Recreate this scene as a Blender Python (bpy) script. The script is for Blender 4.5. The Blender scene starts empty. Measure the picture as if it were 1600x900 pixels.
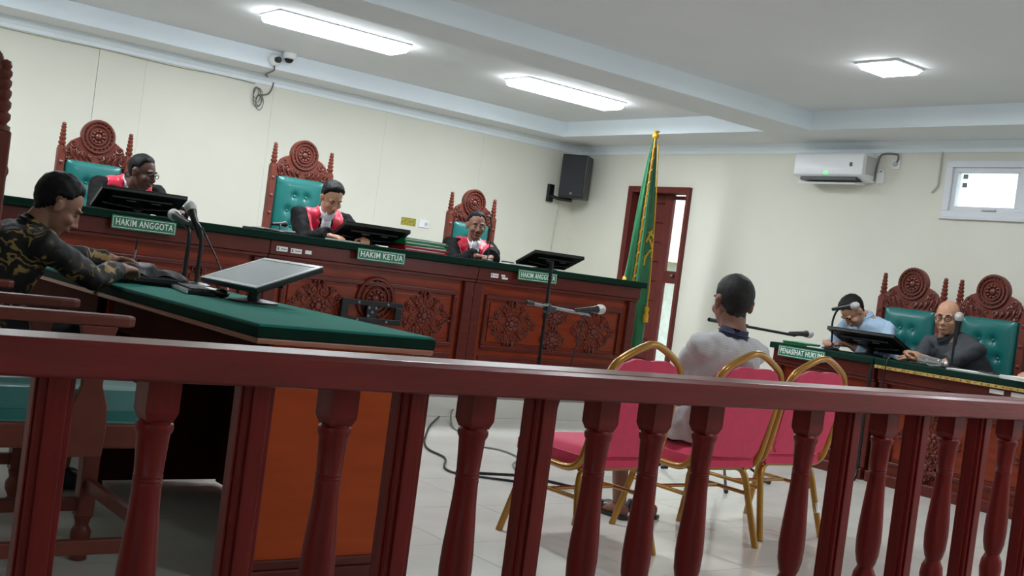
import bpy, bmesh, math, random
from mathutils import Vector, Matrix, Euler, noise
random.seed(7)
PI = math.pi
scene = bpy.context.scene
COL = scene.collection

# ------------------------------------------------------------------ camera, world, exposure
CAM = Vector((0.0, 0.0, 1.16))
def camera_matrix(yaw, pitch, roll):
    a, b, c = map(math.radians, (yaw, pitch, roll))
    f = Vector((math.sin(a)*math.cos(b), math.cos(a)*math.cos(b), math.sin(b)))
    r0 = Vector((math.cos(a), -math.sin(a), 0)); u0 = r0.cross(f)
    r = r0*math.cos(c)+u0*math.sin(c); u = -r0*math.sin(c)+u0*math.cos(c)
    m = Matrix((r, u, -f)).transposed().to_4x4(); m.translation = CAM
    return m
cd = bpy.data.cameras.new('camera'); cam = bpy.data.objects.new('camera', cd); COL.objects.link(cam)
cd.sensor_width = 36.0; cd.lens = 1756.4/1600*36.0; cd.clip_start = 0.02; cd.clip_end = 200
cam.matrix_world = camera_matrix(37.83, -0.717, 7.416)
scene.camera = cam
scene.view_settings.view_transform = 'Standard'
scene.view_settings.look = 'None'
scene.view_settings.gamma = 1.0
scene.view_settings.use_curve_mapping = False
scene.view_settings.exposure = -0.03
W = bpy.data.worlds.new('world'); scene.world = W; W.use_nodes = True
bg = W.node_tree.nodes['Background']
bg.inputs[0].default_value = (0.86, 0.93, 1.0, 1); bg.inputs[1].default_value = 3.0
TUBE_W = 26.0      # watts of one ceiling batten
BULB_W = 26.0      # watts of one downlight

# ------------------------------------------------------------------ materials
def lin(r, g, b):
    f = lambda c: (c/255/12.92 if c/255 <= .04045 else ((c/255+.055)/1.055)**2.4)
    return (f(r), f(g), f(b))
MATS = {}
def mat(name, rgb, rough=.5, metal=0., var=.12, scale=8., bump=0., stretch=(1,1,1), coat=0., emit=0., rgb2=None, bscale=None, spec=.5, trans=0., alpha=1., sheen=0., sss=0.):
    if name in MATS: return MATS[name]
    m = bpy.data.materials.new(name); m.use_nodes = True
    nt = m.node_tree; N = nt.nodes; L = nt.links
    p = N['Principled BSDF']
    c = lin(*rgb)
    tc = N.new('ShaderNodeTexCoord'); mp = N.new('ShaderNodeMapping'); mp.inputs['Scale'].default_value = stretch
    L.new(tc.outputs['Object'], mp.inputs[0])
    nz = N.new('ShaderNodeTexNoise'); nz.inputs['Scale'].default_value = scale; nz.inputs['Detail'].default_value = 4
    L.new(mp.outputs[0], nz.inputs['Vector'])
    rp = N.new('ShaderNodeValToRGB')
    c2 = lin(*rgb2) if rgb2 else tuple(x*(1+var) for x in c)
    c1 = c if rgb2 else tuple(x*(1-var) for x in c)
    rp.color_ramp.elements[0].position = .32; rp.color_ramp.elements[1].position = .68
    rp.color_ramp.elements[0].color = (*c1, 1); rp.color_ramp.elements[1].color = (*c2, 1)
    L.new(nz.outputs['Fac'], rp.inputs[0]); L.new(rp.outputs[0], p.inputs['Base Color'])
    p.inputs['Roughness'].default_value = rough; p.inputs['Metallic'].default_value = metal
    p.inputs['Specular IOR Level'].default_value = spec
    p.inputs['Coat Weight'].default_value = coat; p.inputs['Coat Roughness'].default_value = .12
    p.inputs['Transmission Weight'].default_value = trans; p.inputs['Alpha'].default_value = alpha
    p.inputs['Sheen Weight'].default_value = sheen
    if sss: p.inputs['Subsurface Weight'].default_value = sss; p.inputs['Subsurface Radius'].default_value = (.012,.006,.004)
    if emit:
        p.inputs['Emission Color'].default_value = (*c, 1); p.inputs['Emission Strength'].default_value = emit
    if bump:
        n2 = N.new('ShaderNodeTexNoise'); n2.inputs['Scale'].default_value = bscale or scale*4; n2.inputs['Detail'].default_value = 3
        L.new(mp.outputs[0], n2.inputs['Vector'])
        b = N.new('ShaderNodeBump'); b.inputs['Strength'].default_value = bump; b.inputs['Distance'].default_value = .01
        L.new(n2.outputs['Fac'], b.inputs['Height']); L.new(b.outputs[0], p.inputs['Normal'])
    MATS[name] = m
    return m

M_WALL = mat('wall_paint', (228,227,214), .75, var=.03, scale=1.2, bump=.05, bscale=60)
M_CEIL = mat('ceiling_paint', (222,224,226), .8, var=.02, scale=1.5)
M_TRIM = mat('daylight_tinted_trim', (238,248,255), .6, var=.02, scale=2)  # plain white trim; the bluish daylight on it is put into the colour
M_TILE = mat('polished_tile', (208,206,199), .14, var=.06, scale=1.6, stretch=(1,2.2,1), spec=.5)
M_GROUT = mat('tile_grout', (196,193,186), .6, scale=20)
M_RAIL = mat('rail_mahogany', (112,34,33), .32, var=.16, scale=5, stretch=(1,9,9), bump=.06, coat=.06, spec=.3)
M_RAILV = mat('baluster_mahogany', (106,24,20), .4, var=.2, scale=5, stretch=(9,9,1), bump=.06, coat=.0, spec=.22)
M_BENCH = mat('bench_mahogany', (90,33,26), .32, var=.2, scale=4, stretch=(1,8,8), bump=.05, coat=.12, spec=.3)
M_PANEL = mat('panel_mahogany', (124,46,23), .3, var=.2, scale=4, stretch=(1,8,8), bump=.05, coat=.12, spec=.3)
M_CARVE = mat('carved_mahogany', (98,38,28), .3, var=.15, scale=20, bump=.1, coat=.25, spec=.35)
M_CCARVE = mat('chair_carving', (102,52,43), .32, var=.15, scale=20, bump=.1, coat=.2, spec=.35)
M_CHAIR = mat('chair_mahogany', (108,51,40), .45, var=.18, scale=6, bump=.06, coat=.05, spec=.3)
M_SHADE = mat('shaded_brown_board', (66,28,22), .85, var=.15, scale=5, spec=.08)  # darker, duller desk wood: shade under the desk is put into the colour
M_ORANGE = mat('orange_plywood', (166,68,26), .42, var=.1, scale=3, stretch=(1,1,6), coat=.0, spec=.2)
M_MOULD = mat('pale_edge_moulding', (166,104,82), .4, var=.1, scale=8)
M_TEAL = mat('teal_leatherette', (22,106,102), .36, var=.06, scale=10, bump=.06, bscale=140, coat=.15)
M_FELT = mat('green_felt', (34,116,102), .9, var=.06, scale=14, bump=.1, bscale=300, spec=.2)
M_FELTE = mat('dark_green_felt', (10,42,32), .85, var=.08, scale=14, bump=.1, bscale=300, spec=.15)
M_SIGN = mat('sign_green', (20,112,76), .4, var=.05, scale=5)
M_WHITE = mat('white_print', (236,240,238), .5, var=.02, scale=5)
M_BLACK = mat('black_plastic', (15,15,17), .38, var=.1, scale=12)
M_BLACKM = mat('black_metal', (20,20,22), .35, metal=.3, var=.1, scale=12)
M_STEEL = mat('grey_steel', (130,132,136), .3, metal=.9, var=.05, scale=12)
M_MESH = mat('microphone_mesh', (190,188,186), .45, metal=.7, var=.25, scale=400, bump=.5, bscale=500)
M_SCREEN = mat('grey_screen', (176,182,184), .2, var=.06, scale=3, coat=.5, bump=.04, bscale=8)
M_SILVER = mat('silver_bezel', (226,230,232), .25, var=.04, scale=4, metal=.0)
M_RED = mat('red_upholstery', (206,38,82), .8, var=.08, scale=30, bump=.12, bscale=240, sheen=.3)
M_GOLD = mat('gold_lacquer', (164,116,38), .28, metal=.45, var=.1, scale=10, coat=.3)
M_PAPER = mat('white_paper', (236,236,232), .8, var=.02, scale=6)
M_PINK = mat('pink_paper', (214,110,140), .8, var=.03, scale=6)
M_FGREEN = mat('green_folder', (20,140,80), .5, var=.05, scale=6)
M_FRED = mat('red_folder', (190,24,44), .5, var=.05, scale=6)
M_LEATHER = mat('black_leather', (34,34,38), .42, var=.15, scale=14, bump=.15, bscale=90)
M_FLAG = mat('green_satin', (8,104,60), .5, var=.18, scale=6, sheen=.3)
M_FGOLD = mat('gold_thread', (214,166,36), .5, var=.15, scale=60)
M_DOOR = mat('door_mahogany', (100,42,38), .45, var=.12, scale=4, stretch=(8,8,1), spec=.25)
M_UPVC = mat('white_upvc', (226,230,236), .35, var=.02, scale=4)
M_APPL = mat('white_appliance', (238,240,242), .4, var=.02, scale=4, coat=.05)
M_APPLG = mat('grey_appliance', (196,196,192), .4, var=.03, scale=6)
M_LED = mat('green_led', (60,255,90), .5, emit=3.)
M_GLOW = mat('lit_tube', (243,250,255), .5, emit=24.)
M_CABLE = mat('grey_cable', (110,112,108), .5, var=.1, scale=20)
M_CABLEW = mat('pale_cable', (196,196,186), .5, var=.05, scale=20)
M_YEL = mat('yellow_sticker', (206,178,44), .6, rgb2=(70,110,60), scale=60)
M_TAPE = mat('yellow_trim', (206,176,96), .5, rgb2=(150,112,50), scale=40)
def glass_mat():
    m = bpy.data.materials.new('window_glass'); m.use_nodes = True
    nt = m.node_tree; N = nt.nodes; N.remove(N['Principled BSDF'])
    tr = N.new('ShaderNodeBsdfTransparent'); tr.inputs[0].default_value = (.93,.96,.96,1)
    gl = N.new('ShaderNodeBsdfGlossy'); gl.inputs['Roughness'].default_value = .02
    fr = N.new('ShaderNodeFresnel'); fr.inputs[0].default_value = 1.45
    ge = N.new('ShaderNodeNewGeometry'); ml = N.new('ShaderNodeMath'); ml.operation = 'MULTIPLY_ADD'; ml.inputs[1].default_value = -1; ml.inputs[2].default_value = 1
    nt.links.new(ge.outputs['Backfacing'], ml.inputs[0]); m2 = N.new('ShaderNodeMath'); m2.operation = 'MULTIPLY'; nt.links.new(ml.outputs[0], m2.inputs[0]); nt.links.new(fr.outputs[0], m2.inputs[1])
    mx = N.new('ShaderNodeMixShader'); nt.links.new(m2.outputs[0], mx.inputs[0])
    nt.links.new(tr.outputs[0], mx.inputs[1]); nt.links.new(gl.outputs[0], mx.inputs[2])
    nt.links.new(mx.outputs[0], N['Material Output'].inputs[0])
    return m
M_GLASS = glass_mat()
M_BOTTLE = mat('clear_bottle', (225,232,235), .08, var=.02, scale=4, trans=.85)

# ------------------------------------------------------------------ mesh building
class MB:
    def __init__(s): s.v = []; s.f = []
    def add(s, vs, fs, M=None):
        o = len(s.v)
        s.v += [tuple(M @ Vector(p)) if M else tuple(p) for p in vs]
        s.f += [tuple(i+o for i in f) for f in fs]
        return s
    def box(s, x0, x1, y0, y1, z0, z1, M=None):
        vs = [(x,y,z) for z in (z0,z1) for y in (y0,y1) for x in (x0,x1)]
        return s.add(vs, [(0,2,3,1),(4,5,7,6),(0,1,5,4),(2,6,7,3),(0,4,6,2),(1,3,7,5)], M)
    def tube(s, pts, r, n=8, closed=False, side=None, caps=True, M=None):
        pts = [Vector(p) for p in pts]; k = len(pts)
        rr = r if isinstance(r, (list, tuple)) and len(r) == k and not (k == 2 and isinstance(r, tuple)) else [r]*k
        vs = []; up = None
        for i, p in enumerate(pts):
            if closed: t = pts[(i+1) % k]-pts[i-1]
            else: t = pts[min(i+1,k-1)]-pts[max(i-1,0)]
            if t.length < 1e-9: t = Vector((0,0,1))
            t.normalize()
            if side is not None: a = Vector(side); a = a-t*a.dot(t)
            elif up is None: a = t.orthogonal()
            else: a = up-t*up.dot(t)
            if a.length < 1e-6: a = t.orthogonal()
            a.normalize(); up = a; b = t.cross(a)
            q = rr[i]; ra, rb = q if isinstance(q, (list, tuple)) else (q, q)
            for j in range(n):
                an = 2*PI*j/n
                vs.append(p+a*(ra*math.cos(an))+b*(rb*math.sin(an)))
        fs = []
        for i in range(k if closed else k-1):
            for j in range(n):
                i2 = (i+1) % k
                fs.append((i*n+j, i*n+(j+1)%n, i2*n+(j+1)%n, i2*n+j))
        if caps and not closed:
            fs.append(tuple(reversed(range(n)))); fs.append(tuple(range((k-1)*n, k*n)))
        return s.add(vs, fs, M)
    def lathe(s, prof, n=16, c=(0,0,0), M=None):
        vs = []; k = len(prof)
        for r, z in prof:
            for j in range(n):
                a = 2*PI*j/n; vs.append((c[0]+r*math.cos(a), c[1]+r*math.sin(a), c[2]+z))
        fs = [(i*n+j, i*n+(j+1)%n, (i+1)*n+(j+1)%n, (i+1)*n+j) for i in range(k-1) for j in range(n)]
        fs.append(tuple(reversed(range(n)))); fs.append(tuple(range((k-1)*n, k*n)))
        return s.add(vs, fs, M)
    def prism(s, poly, d0, d1, axis='y', M=None):
        # poly in the plane square to axis: y -> (x,z), x -> (y,z), z -> (x,y)
        def P(a, b, d): return (a,d,b) if axis == 'y' else ((d,a,b) if axis == 'x' else (a,b,d))
        n = len(poly)
        vs = [P(a,b,d0) for a,b in poly]+[P(a,b,d1) for a,b in poly]
        fs = [tuple(range(n)), tuple(reversed(range(n,2*n)))]+[(i,i+n,(i+1)%n+n,(i+1)%n) for i in range(n)]
        return s.add(vs, fs, M)
    def ball(s, c, r, R=None, nu=14, nv=9, M=None):
        c = Vector(c); r = r if isinstance(r, (tuple, list)) else (r,r,r)
        vs = []
        for i in range(1, nv):
            t = PI*i/nv
            for j in range(nu):
                a = 2*PI*j/nu
                p = Vector((r[0]*math.sin(t)*math.cos(a), r[1]*math.sin(t)*math.sin(a), r[2]*math.cos(t)))
                vs.append(c+(R @ p if R else p))
        top = Vector((0,0,r[2])); vs.append(c+(R @ top if R else top)); vs.append(c-(R @ top if R else top))
        fs = []
        for i in range(nv-2):
            for j in range(nu):
                fs.append((i*nu+j, (i+1)*nu+j, (i+1)*nu+(j+1)%nu, i*nu+(j+1)%nu))
        T = (nv-1)*nu
        for j in range(nu):
            fs.append((T, j, (j+1)%nu)); fs.append((T+1, (nv-2)*nu+(j+1)%nu, (nv-2)*nu+j))
        return s.add(vs, fs, M)
    def mesh(s, name, fix=True):
        me = bpy.data.meshes.new(name); me.from_pydata([tuple(v) for v in s.v], [], s.f)
        if fix:
            b = bmesh.new(); b.from_mesh(me); bmesh.ops.recalc_face_normals(b, faces=b.faces); b.to_mesh(me); b.free()
        me.update(); return me

def obj(name, mb, m, parent=None, smooth=None, bevel=0., seg=2, data=None):
    me = data or (mb.mesh(name) if isinstance(mb, MB) else mb)
    if m and not me.materials: me.materials.append(m)
    o = bpy.data.objects.new(name, me); COL.objects.link(o)
    if smooth is not None:
        me.polygons.foreach_set('use_smooth', [True]*len(me.polygons))
        if smooth < 179: me.set_sharp_from_angle(angle=math.radians(smooth))
    if bevel:
        b = o.modifiers.new('bevel', 'BEVEL'); b.width = bevel; b.segments = seg; b.limit_method = 'ANGLE'; b.angle_limit = math.radians(40)
    if parent: o.parent = parent
    return o
def tag(o, label, cat, group=None, kind=None):
    o['label'] = label
    if cat: o['category'] = cat
    if group: o['group'] = group
    if kind: o['kind'] = kind
    return o
def thing(name, label, cat, loc=(0,0,0), rz=0., group=None, kind=None):
    o = bpy.data.objects.new(name, None); COL.objects.link(o); o.empty_display_size = .05
    o.location = loc; o.rotation_euler = (0,0,rz)
    return tag(o, label, cat, group, kind)
def struct(name, mb, m, label, smooth=None, bevel=0.):
    o = obj(name, mb, m, smooth=smooth, bevel=bevel); tag(o, label, None, kind='structure'); return o
def copy_tree(o, parent=None):
    c = o.copy(); COL.objects.link(c)
    if parent: c.parent = parent
    for ch in [x for x in bpy.data.objects if x.parent == o]: copy_tree(ch, c)
    return c
def rotz(a): return Matrix.Rotation(a, 4, 'Z')
def bez(p, n=12):
    # smooth Catmull-Rom curve through the points
    p = [Vector(q) for q in p]; out = []
    for i in range(len(p)-1):
        a = p[max(i-1,0)]; b = p[i]; c = p[i+1]; d = p[min(i+2,len(p)-1)]
        for k in range(n):
            t = k/n
            out.append(.5*((2*b)+(c-a)*t+(2*a-5*b+4*c-d)*t*t+(-a+3*b-3*c+d)*t**3))
    out.append(p[-1]); return out
def text_mesh(s, size, sx=1., ext=.001, bold=.0):
    cu = bpy.data.curves.new('txt', 'FONT'); cu.body = s; cu.size = size; cu.extrude = ext; cu.offset = bold
    cu.space_character = 1.08; cu.align_x = 'CENTER'; cu.align_y = 'CENTER'; cu.resolution_u = 2
    o = bpy.data.objects.new('txt', cu); COL.objects.link(o)
    dg = bpy.context.evaluated_depsgraph_get(); me = bpy.data.meshes.new_from_object(o.evaluated_get(dg))
    bpy.data.objects.remove(o); bpy.data.curves.remove(cu)
    me.transform(Matrix.Diagonal((sx,1,1,1))); me.materials.clear(); return me
def spiral(cx, cz, r, turns=1.4, a0=0., sgn=1, n=18, y=0.):
    return [(cx+r*(1-.86*i/n)*math.cos(a0+sgn*2*PI*turns*i/n), y, cz+r*(1-.86*i/n)*math.sin(a0+sgn*2*PI*turns*i/n)) for i in range(n+1)]
# ------------------------------------------------------------------ the room
XR, YB, ZS, ZC = 8.49, 10.0, 2.72, 2.88         # right wall, back wall, soffit, ceiling
XL, YF = -2.6, -3.4
floor = struct('floor', MB().box(XL-.2, XR+.2, YF-.2, YB+.2, -.12, -.004), M_GROUT, 'pale polished tile floor of the courtroom')
tile_me = MB().box(-.2985, .2985, -.2985, .2985, -.012, 0).mesh('tile'); tile_me.materials.append(M_TILE)
for i in range(18):
    for j in range(20):
        x = -2.3+.6*i; y = -3.1+.6*j
        if y > 7.1 or (x < .5 and y < 1.5) or y < -1 or x < -.8 or (x > 2 and y < .6) : continue
        o = bpy.data.objects.new('tile', tile_me); COL.objects.link(o); o.location = (x, y, 0); o.parent = floor
outer = MB()
outer.box(-2.6, -1.1, -3.4, 7.1, -.012, 0); outer.box(-1.1, 8.49, -3.4, -1.0, -.012, 0)
obj('tiling_beyond', outer, M_TILE, floor)['kind'] = 'stuff'

plat = struct('platform', MB().box(.6, 7.5, 7.076, YB, 0, .15).box(.6, 7.2, 7.82, YB, .15, .30), M_TILE, 'low tiled platform under the judges bench', bevel=.004)

# back wall: painted boards with thin open joints
wb = struct('wall_back', MB().box(XL-.2, XR+.2, YB, YB+.15, 0, 3.0), M_GROUT, 'cream painted wall behind the judges')
cuts = [XL, -.4, .8, 2.0, 2.96, 3.37, 4.6, 5.86, 7.1, XR]
for a, b in zip(cuts, cuts[1:]):
    obj('wall_board', MB().box(a+(.002 if a == 2.96 else .0007), b-(.002 if b == 2.96 else .0007), YB-.02, YB, 0, ZS), M_WALL, wb)

def wall_with_holes(name, label, x, thick, y0, y1, z1, holes, sgn=1):
    # wall in the YZ plane with rectangular openings (ya,yb,za,zb)
    mb = MB(); ys = sorted({y0, y1, *[h[0] for h in holes], *[h[1] for h in holes]})
    for a, b in zip(ys, ys[1:]):
        zs = [(0, z1)]
        for h in holes:
            if h[0] <= a and h[1] >= b:
                zs = [s for s in ((0, h[2]), (h[3], z1)) if s[1]-s[0] > 1e-4]
        for s in zs: mb.box(min(x, x+sgn*thick), max(x, x+sgn*thick), a, b, s[0], s[1])
    return struct(name, mb, M_WALL, label)
WIN = (3.9, 5.27, 2.09, 2.56)
DOOR = (8.13, 9.04, 0.0, 2.28)
WIN2 = (-2.6, 2.4, .95, 2.45)
wall_with_holes('wall_right', 'cream painted wall with high white window and red door', XR, .16, YF-.2, YB+.15, 3.0, [WIN, DOOR, WIN2])
LW = [(-2.8, -.4, .9, 2.4)]
wall_with_holes('wall_left', 'cream side wall with wide windows out of view', XL, .16, YF-.2, YB+.15, 3.0, LW, -1)
struct('wall_front', MB().box(XL-.2, XR+.2, YF-.16, YF, 0, 3.0), M_WALL, 'cream wall behind the photographer')

# ceiling: two trays, soffit ring and one beam
struct('ceiling', MB().box(XL-.2, XR+.2, YF-.2, YB+.2, ZC, ZC+.12), M_CEIL, 'grey white flat ceiling in two recessed trays')
def soffit(name, label, *b):
    return struct(name, MB().box(*b), M_CEIL, label)
soffit('trim_1', 'soffit strip along the back wall', XL, XR, 9.52, YB, ZS, ZC)
soffit('trim_2', 'soffit strip along the right wall', 7.83, XR, YF, 9.52, ZS, ZC)
soffit('trim_3', 'ceiling beam crossing the courtroom', XL, 7.83, 6.22, 6.72, ZS, ZC)
soffit('trim_4', 'soffit strip along the left wall', XL, XL+.5, YF, 9.52, ZS, ZC)
def cornice(name, label, axis, a, b, at, sgn):
    prof = [(0,0), (.015,0), (.022,.03), (.06,.055), (.07,.085), (.07,.09), (0,.09)]
    mb = MB(); poly = [(at+sgn*p, ZS-.09+q) for p, q in prof]
    mb.prism(poly, a, b, axis)
    return struct(name, mb, M_TRIM, label)
cornice('trim_5', 'white plaster cornice along the back wall', 'x', XL, XR, YB-.02, -1)
cornice('trim_6', 'white plaster cornice along the right wall', 'y', YF, YB, XR, -1)
# fascia of the trays: white paint tinted with the blue of the daylight
fa = MB(); fa.box(XL, 7.83, 9.512, 9.52, ZS, ZC); fa.box(7.822, 7.83, 6.72, 9.512, ZS, ZC)
struct('trim_7', fa, M_TRIM, 'white fascia with daylight blue in its colour around the rear ceiling tray')
fb = MB(); fb.box(XL, 7.822, 6.212, 6.22, ZS, ZC); fb.box(7.822, 7.83, YF, 6.22, ZS, ZC)
struct('trim_8', fb, M_TRIM, 'white fascia with daylight blue in its colour around the front ceiling tray')

# high window in the right wall
wn = thing('window_1', 'white framed high window in the right wall beside the air conditioner', None, (XR, 4.585, 2.09), 0, kind='structure')
def wbox(name, y0, y1, z0, z1, x0, x1, m, parent):
    return obj(name, MB().box(x0, x1, y0-4.585, y1-4.585, z0-2.09, z1-2.09), m, parent, bevel=.004)
def frame_bars(name, ya, yb, za, zb, w, x0, x1, parent):
    mb = MB()
    for q in ((ya,yb,za,za+w),(ya,yb,zb-w,zb),(ya,ya+w,za+w,zb-w),(yb-w,yb,za+w,zb-w)):
        mb.box(x0, x1, q[0]-4.585, q[1]-4.585, q[2]-2.09, q[3]-2.09)
    return obj(name, mb, M_UPVC, parent, bevel=.004)
frame_bars('window_frame', 3.9, 5.27, 2.09, 2.56, .055, -.03, .09, wn)
wbox('mullion', 4.55, 4.62, 2.145, 2.505, -.025, .085, M_UPVC, wn)
for ya, yb in ((4.62, 5.215), (3.955, 4.55)):
    s = frame_bars('sash', ya, yb, 2.145, 2.505, .04, -.005, .06, wn)
    wbox('pane', ya+.04, yb-.04, 2.185, 2.465, .02, .026, M_GLASS, s)
wbox('window_sill', 3.88, 5.285, 2.075, 2.09, -.035, 0, M_UPVC, wn)
wbox('window_latch', 4.80, 4.92, 2.150, 2.166, -.028, -.005, M_APPLG, wn)
for k in (0, 1): wbox('vent_block_square', 5.10, 5.145, 2.415-.07*k, 2.455-.07*k, .028, .030, mat('vent_block_grey', (150,150,148), .8), wn)  # squares on the pane stand in for the vent block outside

# windows of the unseen side (daylight source)
def big_window(name, label, axis, at, a, b, z0, z1, nx):
    w = thing(name, label, None, ((at, (a+b)/2, z0) if axis == 'x' else ((a+b)/2, at, z0)), 0, kind='structure')
    h = (b-a)/2
    def bx(nm, u0, u1, v0, v1, d0, d1, m):
        return obj(nm, MB().box(d0, d1, u0, u1, v0, v1) if axis == 'x' else MB().box(u0, u1, d0, d1, v0, v1), m, w)
    H = z1-z0
    bx('window_frame', -h, h, 0, .06, -.04, .04, M_UPVC); bx('window_frame', -h, h, H-.06, H, -.04, .04, M_UPVC)
    for k in range(nx+1):
        u = -h+2*h*k/nx; u = min(max(u, -h+.03), h-.03)
        bx('mullion', u-.03, u+.03, .06, H-.06, -.04, .04, M_UPVC)
    for k in range(nx): bx('pane', -h+2*h*k/nx+.02, -h+2*h*(k+1)/nx-.02, .06, H-.06, -.003, .003, M_GLASS)
    return w
for k, (a, b, z0, z1) in enumerate(LW):
    big_window('window_%d' % (k+2), 'white framed window in the left wall behind the public seats', 'x', XL-.08, a, b, z0, z1, 4)
big_window('window_3', 'white framed wide window low in the right wall by the public seats', 'x', XR+.08, WIN2[0], WIN2[1], WIN2[2], WIN2[3], 6)

# door in the right wall
dr = thing('door_1', 'dark red wooden door with horizontal boards and a glazed strip', None, (XR, 8.585, 0), 0, kind='structure')
def dbox(name, y0, y1, z0, z1, x0, x1, m, parent=None, bv=.004):
    return obj(name, MB().box(x0, x1, y0-8.585, y1-8.585, z0, z1), m, parent or dr, bevel=bv)
dbox('door_frame', 8.97, 9.04, 0, 2.28, -.05, .14, M_DOOR); dbox('door_frame', 8.13, 8.165, 0, 2.28, -.05, .14, M_DOOR)
dbox('door_frame', 8.165, 8.97, 2.215, 2.28, -.05, .14, M_DOOR)
leaf = dbox('door_leaf', 8.485, 8.60, 0, 2.215, .105, .145, M_DOOR)       # stile between boards and glass
dbox('stile', 8.92, 8.97, 0, 2.215, .105, .145, M_DOOR, leaf); dbox('stile', 8.165, 8.20, 0, 2.215, .105, .145, M_DOOR, leaf)
dbox('rail', 8.20, 8.485, 1.275, 1.405, .105, .145, M_DOOR, leaf); dbox('rail', 8.20, 8.485, 2.165, 2.205, .105, .145, M_DOOR, leaf); dbox('rail', 8.20, 8.485, 0, .2, .105, .145, M_DOOR, leaf)
dbox('backing', 8.60, 8.92, 0, 2.215, .128, .140, M_DOOR, leaf)
z = 0.02
while z < 2.15:
    dbox('board', 8.602, 8.918, z, min(z+.203, 2.21), .110, .127, M_DOOR, leaf, .006); z += .21
dbox('pane', 8.20, 8.485, 1.405, 2.165, .122, .128, M_GLASS, leaf); dbox('pane', 8.20, 8.485, .2, 1.275, .122, .128, M_GLASS, leaf)
dbox('handle', 8.33, 8.37, 1.345, 1.370, .075, .105, M_STEEL, leaf)

# outside: yard and a pale house with a hipped roof, seen through the door glass
struct('ground_outside', MB().box(8.7, 40, -10, 40, -.3, -.15), mat('yard_gravel', (150,150,130), .9, rgb2=(96,120,70), scale=.8), 'pale gravel yard outside the door')
hs = thing('neighbour_house', 'pale house with a light pink roof seen through the door glass', 'house', (17.5, 17.5, -.15))
obj('wall', MB().box(-2.5, 2.5, -2.5, 2.5, 0, 1.9), mat('pale_plaster', (206,208,200), .8), hs)
obj('roof', MB().add([(-3,-3,1.9),(3,-3,1.9),(3,3,1.9),(-3,3,1.9),(0,0,3.4)], [(0,1,4),(1,2,4),(2,3,4),(3,0,4),(3,2,1,0)]), mat('pink_roof', (226,190,176), .8), hs)
obj('window', MB().box(-2.53, -2.5, -.6, .6, .7, 1.5), mat('dark_pane', (90,110,100), .3), hs)
# ------------------------------------------------------------------ ceiling lights
def batten(label, x0, x1, y):
    t = thing('ceiling_batten_light', label, 'ceiling light', ((x0+x1)/2, y, ZC), group='tube battens on the ceiling')
    L = (x1-x0)/2
    obj('housing', MB().box(-L, L, -.18, .18, -.014, 0), M_APPL, t, bevel=.006)
    obj('bloom_diffuser', MB().prism([(-.17,-.012),(-.16,-.05),(-.12,-.068),(.12,-.068),(.16,-.05),(.17,-.012)], -L+.02, L-.02, 'x'), M_GLOW, t, smooth=40)  # lit face made wider than the tubes to stand in for their bloom
    ld = bpy.data.lights.new('batten', 'AREA'); ld.shape = 'RECTANGLE'; ld.size = 2*L; ld.size_y = .3; ld.energy = TUBE_W; ld.color = (.90, .96, 1.0)
    lo = bpy.data.objects.new('lamp', ld); COL.objects.link(lo); lo.parent = t; lo.location = (0,0,-.08)
batten('twin tube batten light above the bench, left one in view', 3.55, 4.72, 7.95)
batten('twin tube batten light above the bench, right one in view', 5.92, 7.10, 7.95)
batten('twin tube batten light above the left end of the bench', 1.0, 2.2, 7.95)
def downlight(label, x, y):
    t = thing('ceiling_downlight', label, 'ceiling light', (x, y, ZC), group='square downlights on the ceiling')
    obj('rim', MB().box(-.165,.165,-.165,.165,-.014,0), M_APPL, t, bevel=.004)
    obj('bloom_diffuser', MB().add([(-.15,-.15,-.014),(.15,-.15,-.014),(.15,.15,-.014),(-.15,.15,-.014),(-.13,-.13,-.045),(.13,-.13,-.045),(.13,.13,-.045),(-.13,.13,-.045)], [(0,1,5,4),(1,2,6,5),(2,3,7,6),(3,0,4,7),(4,5,6,7),(3,2,1,0)]), M_GLOW, t)  # glowing square shaped after the bloom around the lamp
    ld = bpy.data.lights.new('downlight', 'AREA'); ld.shape = 'SQUARE'; ld.size = .26; ld.energy = BULB_W; ld.color = (.92, .965, 1.0)
    lo = bpy.data.objects.new('lamp', ld); COL.objects.link(lo); lo.parent = t; lo.location = (0,0,-.06)
downlight('square bright downlight on the front ceiling tray above the lawyers desks', 6.5, 4.57)
downlight('square downlight in the middle of the front ceiling tray', 3.4, 4.57)
downlight('square downlight over the public seats near the right wall', 6.5, .6)
downlight('square downlight over the public seats in the middle', 3.4, .6)

# ------------------------------------------------------------------ wall fittings
ac = thing('air_conditioner', 'white split air conditioner mounted high on the right wall', 'air conditioner', (XR, 6.33, 2.33))
prof = [(0,.03),(0,.28),(-.17,.28),(-.2,.26),(-.21,.22),(-.205,.08),(-.19,.065),(-.08,.03)]
obj('casing', MB().prism([(x,z) for x,z in prof], -.37, .37, 'y'), M_APPL, ac, smooth=30, bevel=.006)
obj('air_outlet', MB().box(-.185, -.07, -.30, .30, .03, .062), mat('dark_slot', (70,72,74), .5), ac)
obj('flap', MB().box(-.20, -.06, -.31, .31, .004, .016, Matrix.Translation((0,0,.012)) @ Matrix.Rotation(-.12, 4, 'Y')), M_APPL, ac, bevel=.004)
obj('status_light', MB().box(-.212, -.2, -.01, .03, .085, .10), M_LED, ac)
obj('badge', MB().box(-.213, -.205, -.26, -.235, .15, .185), mat('dark_badge', (60,60,66), .4), ac)
obj('side_label', MB().box(-.16, -.03, -.373, -.370, .09, .25), M_APPLG, ac)
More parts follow.
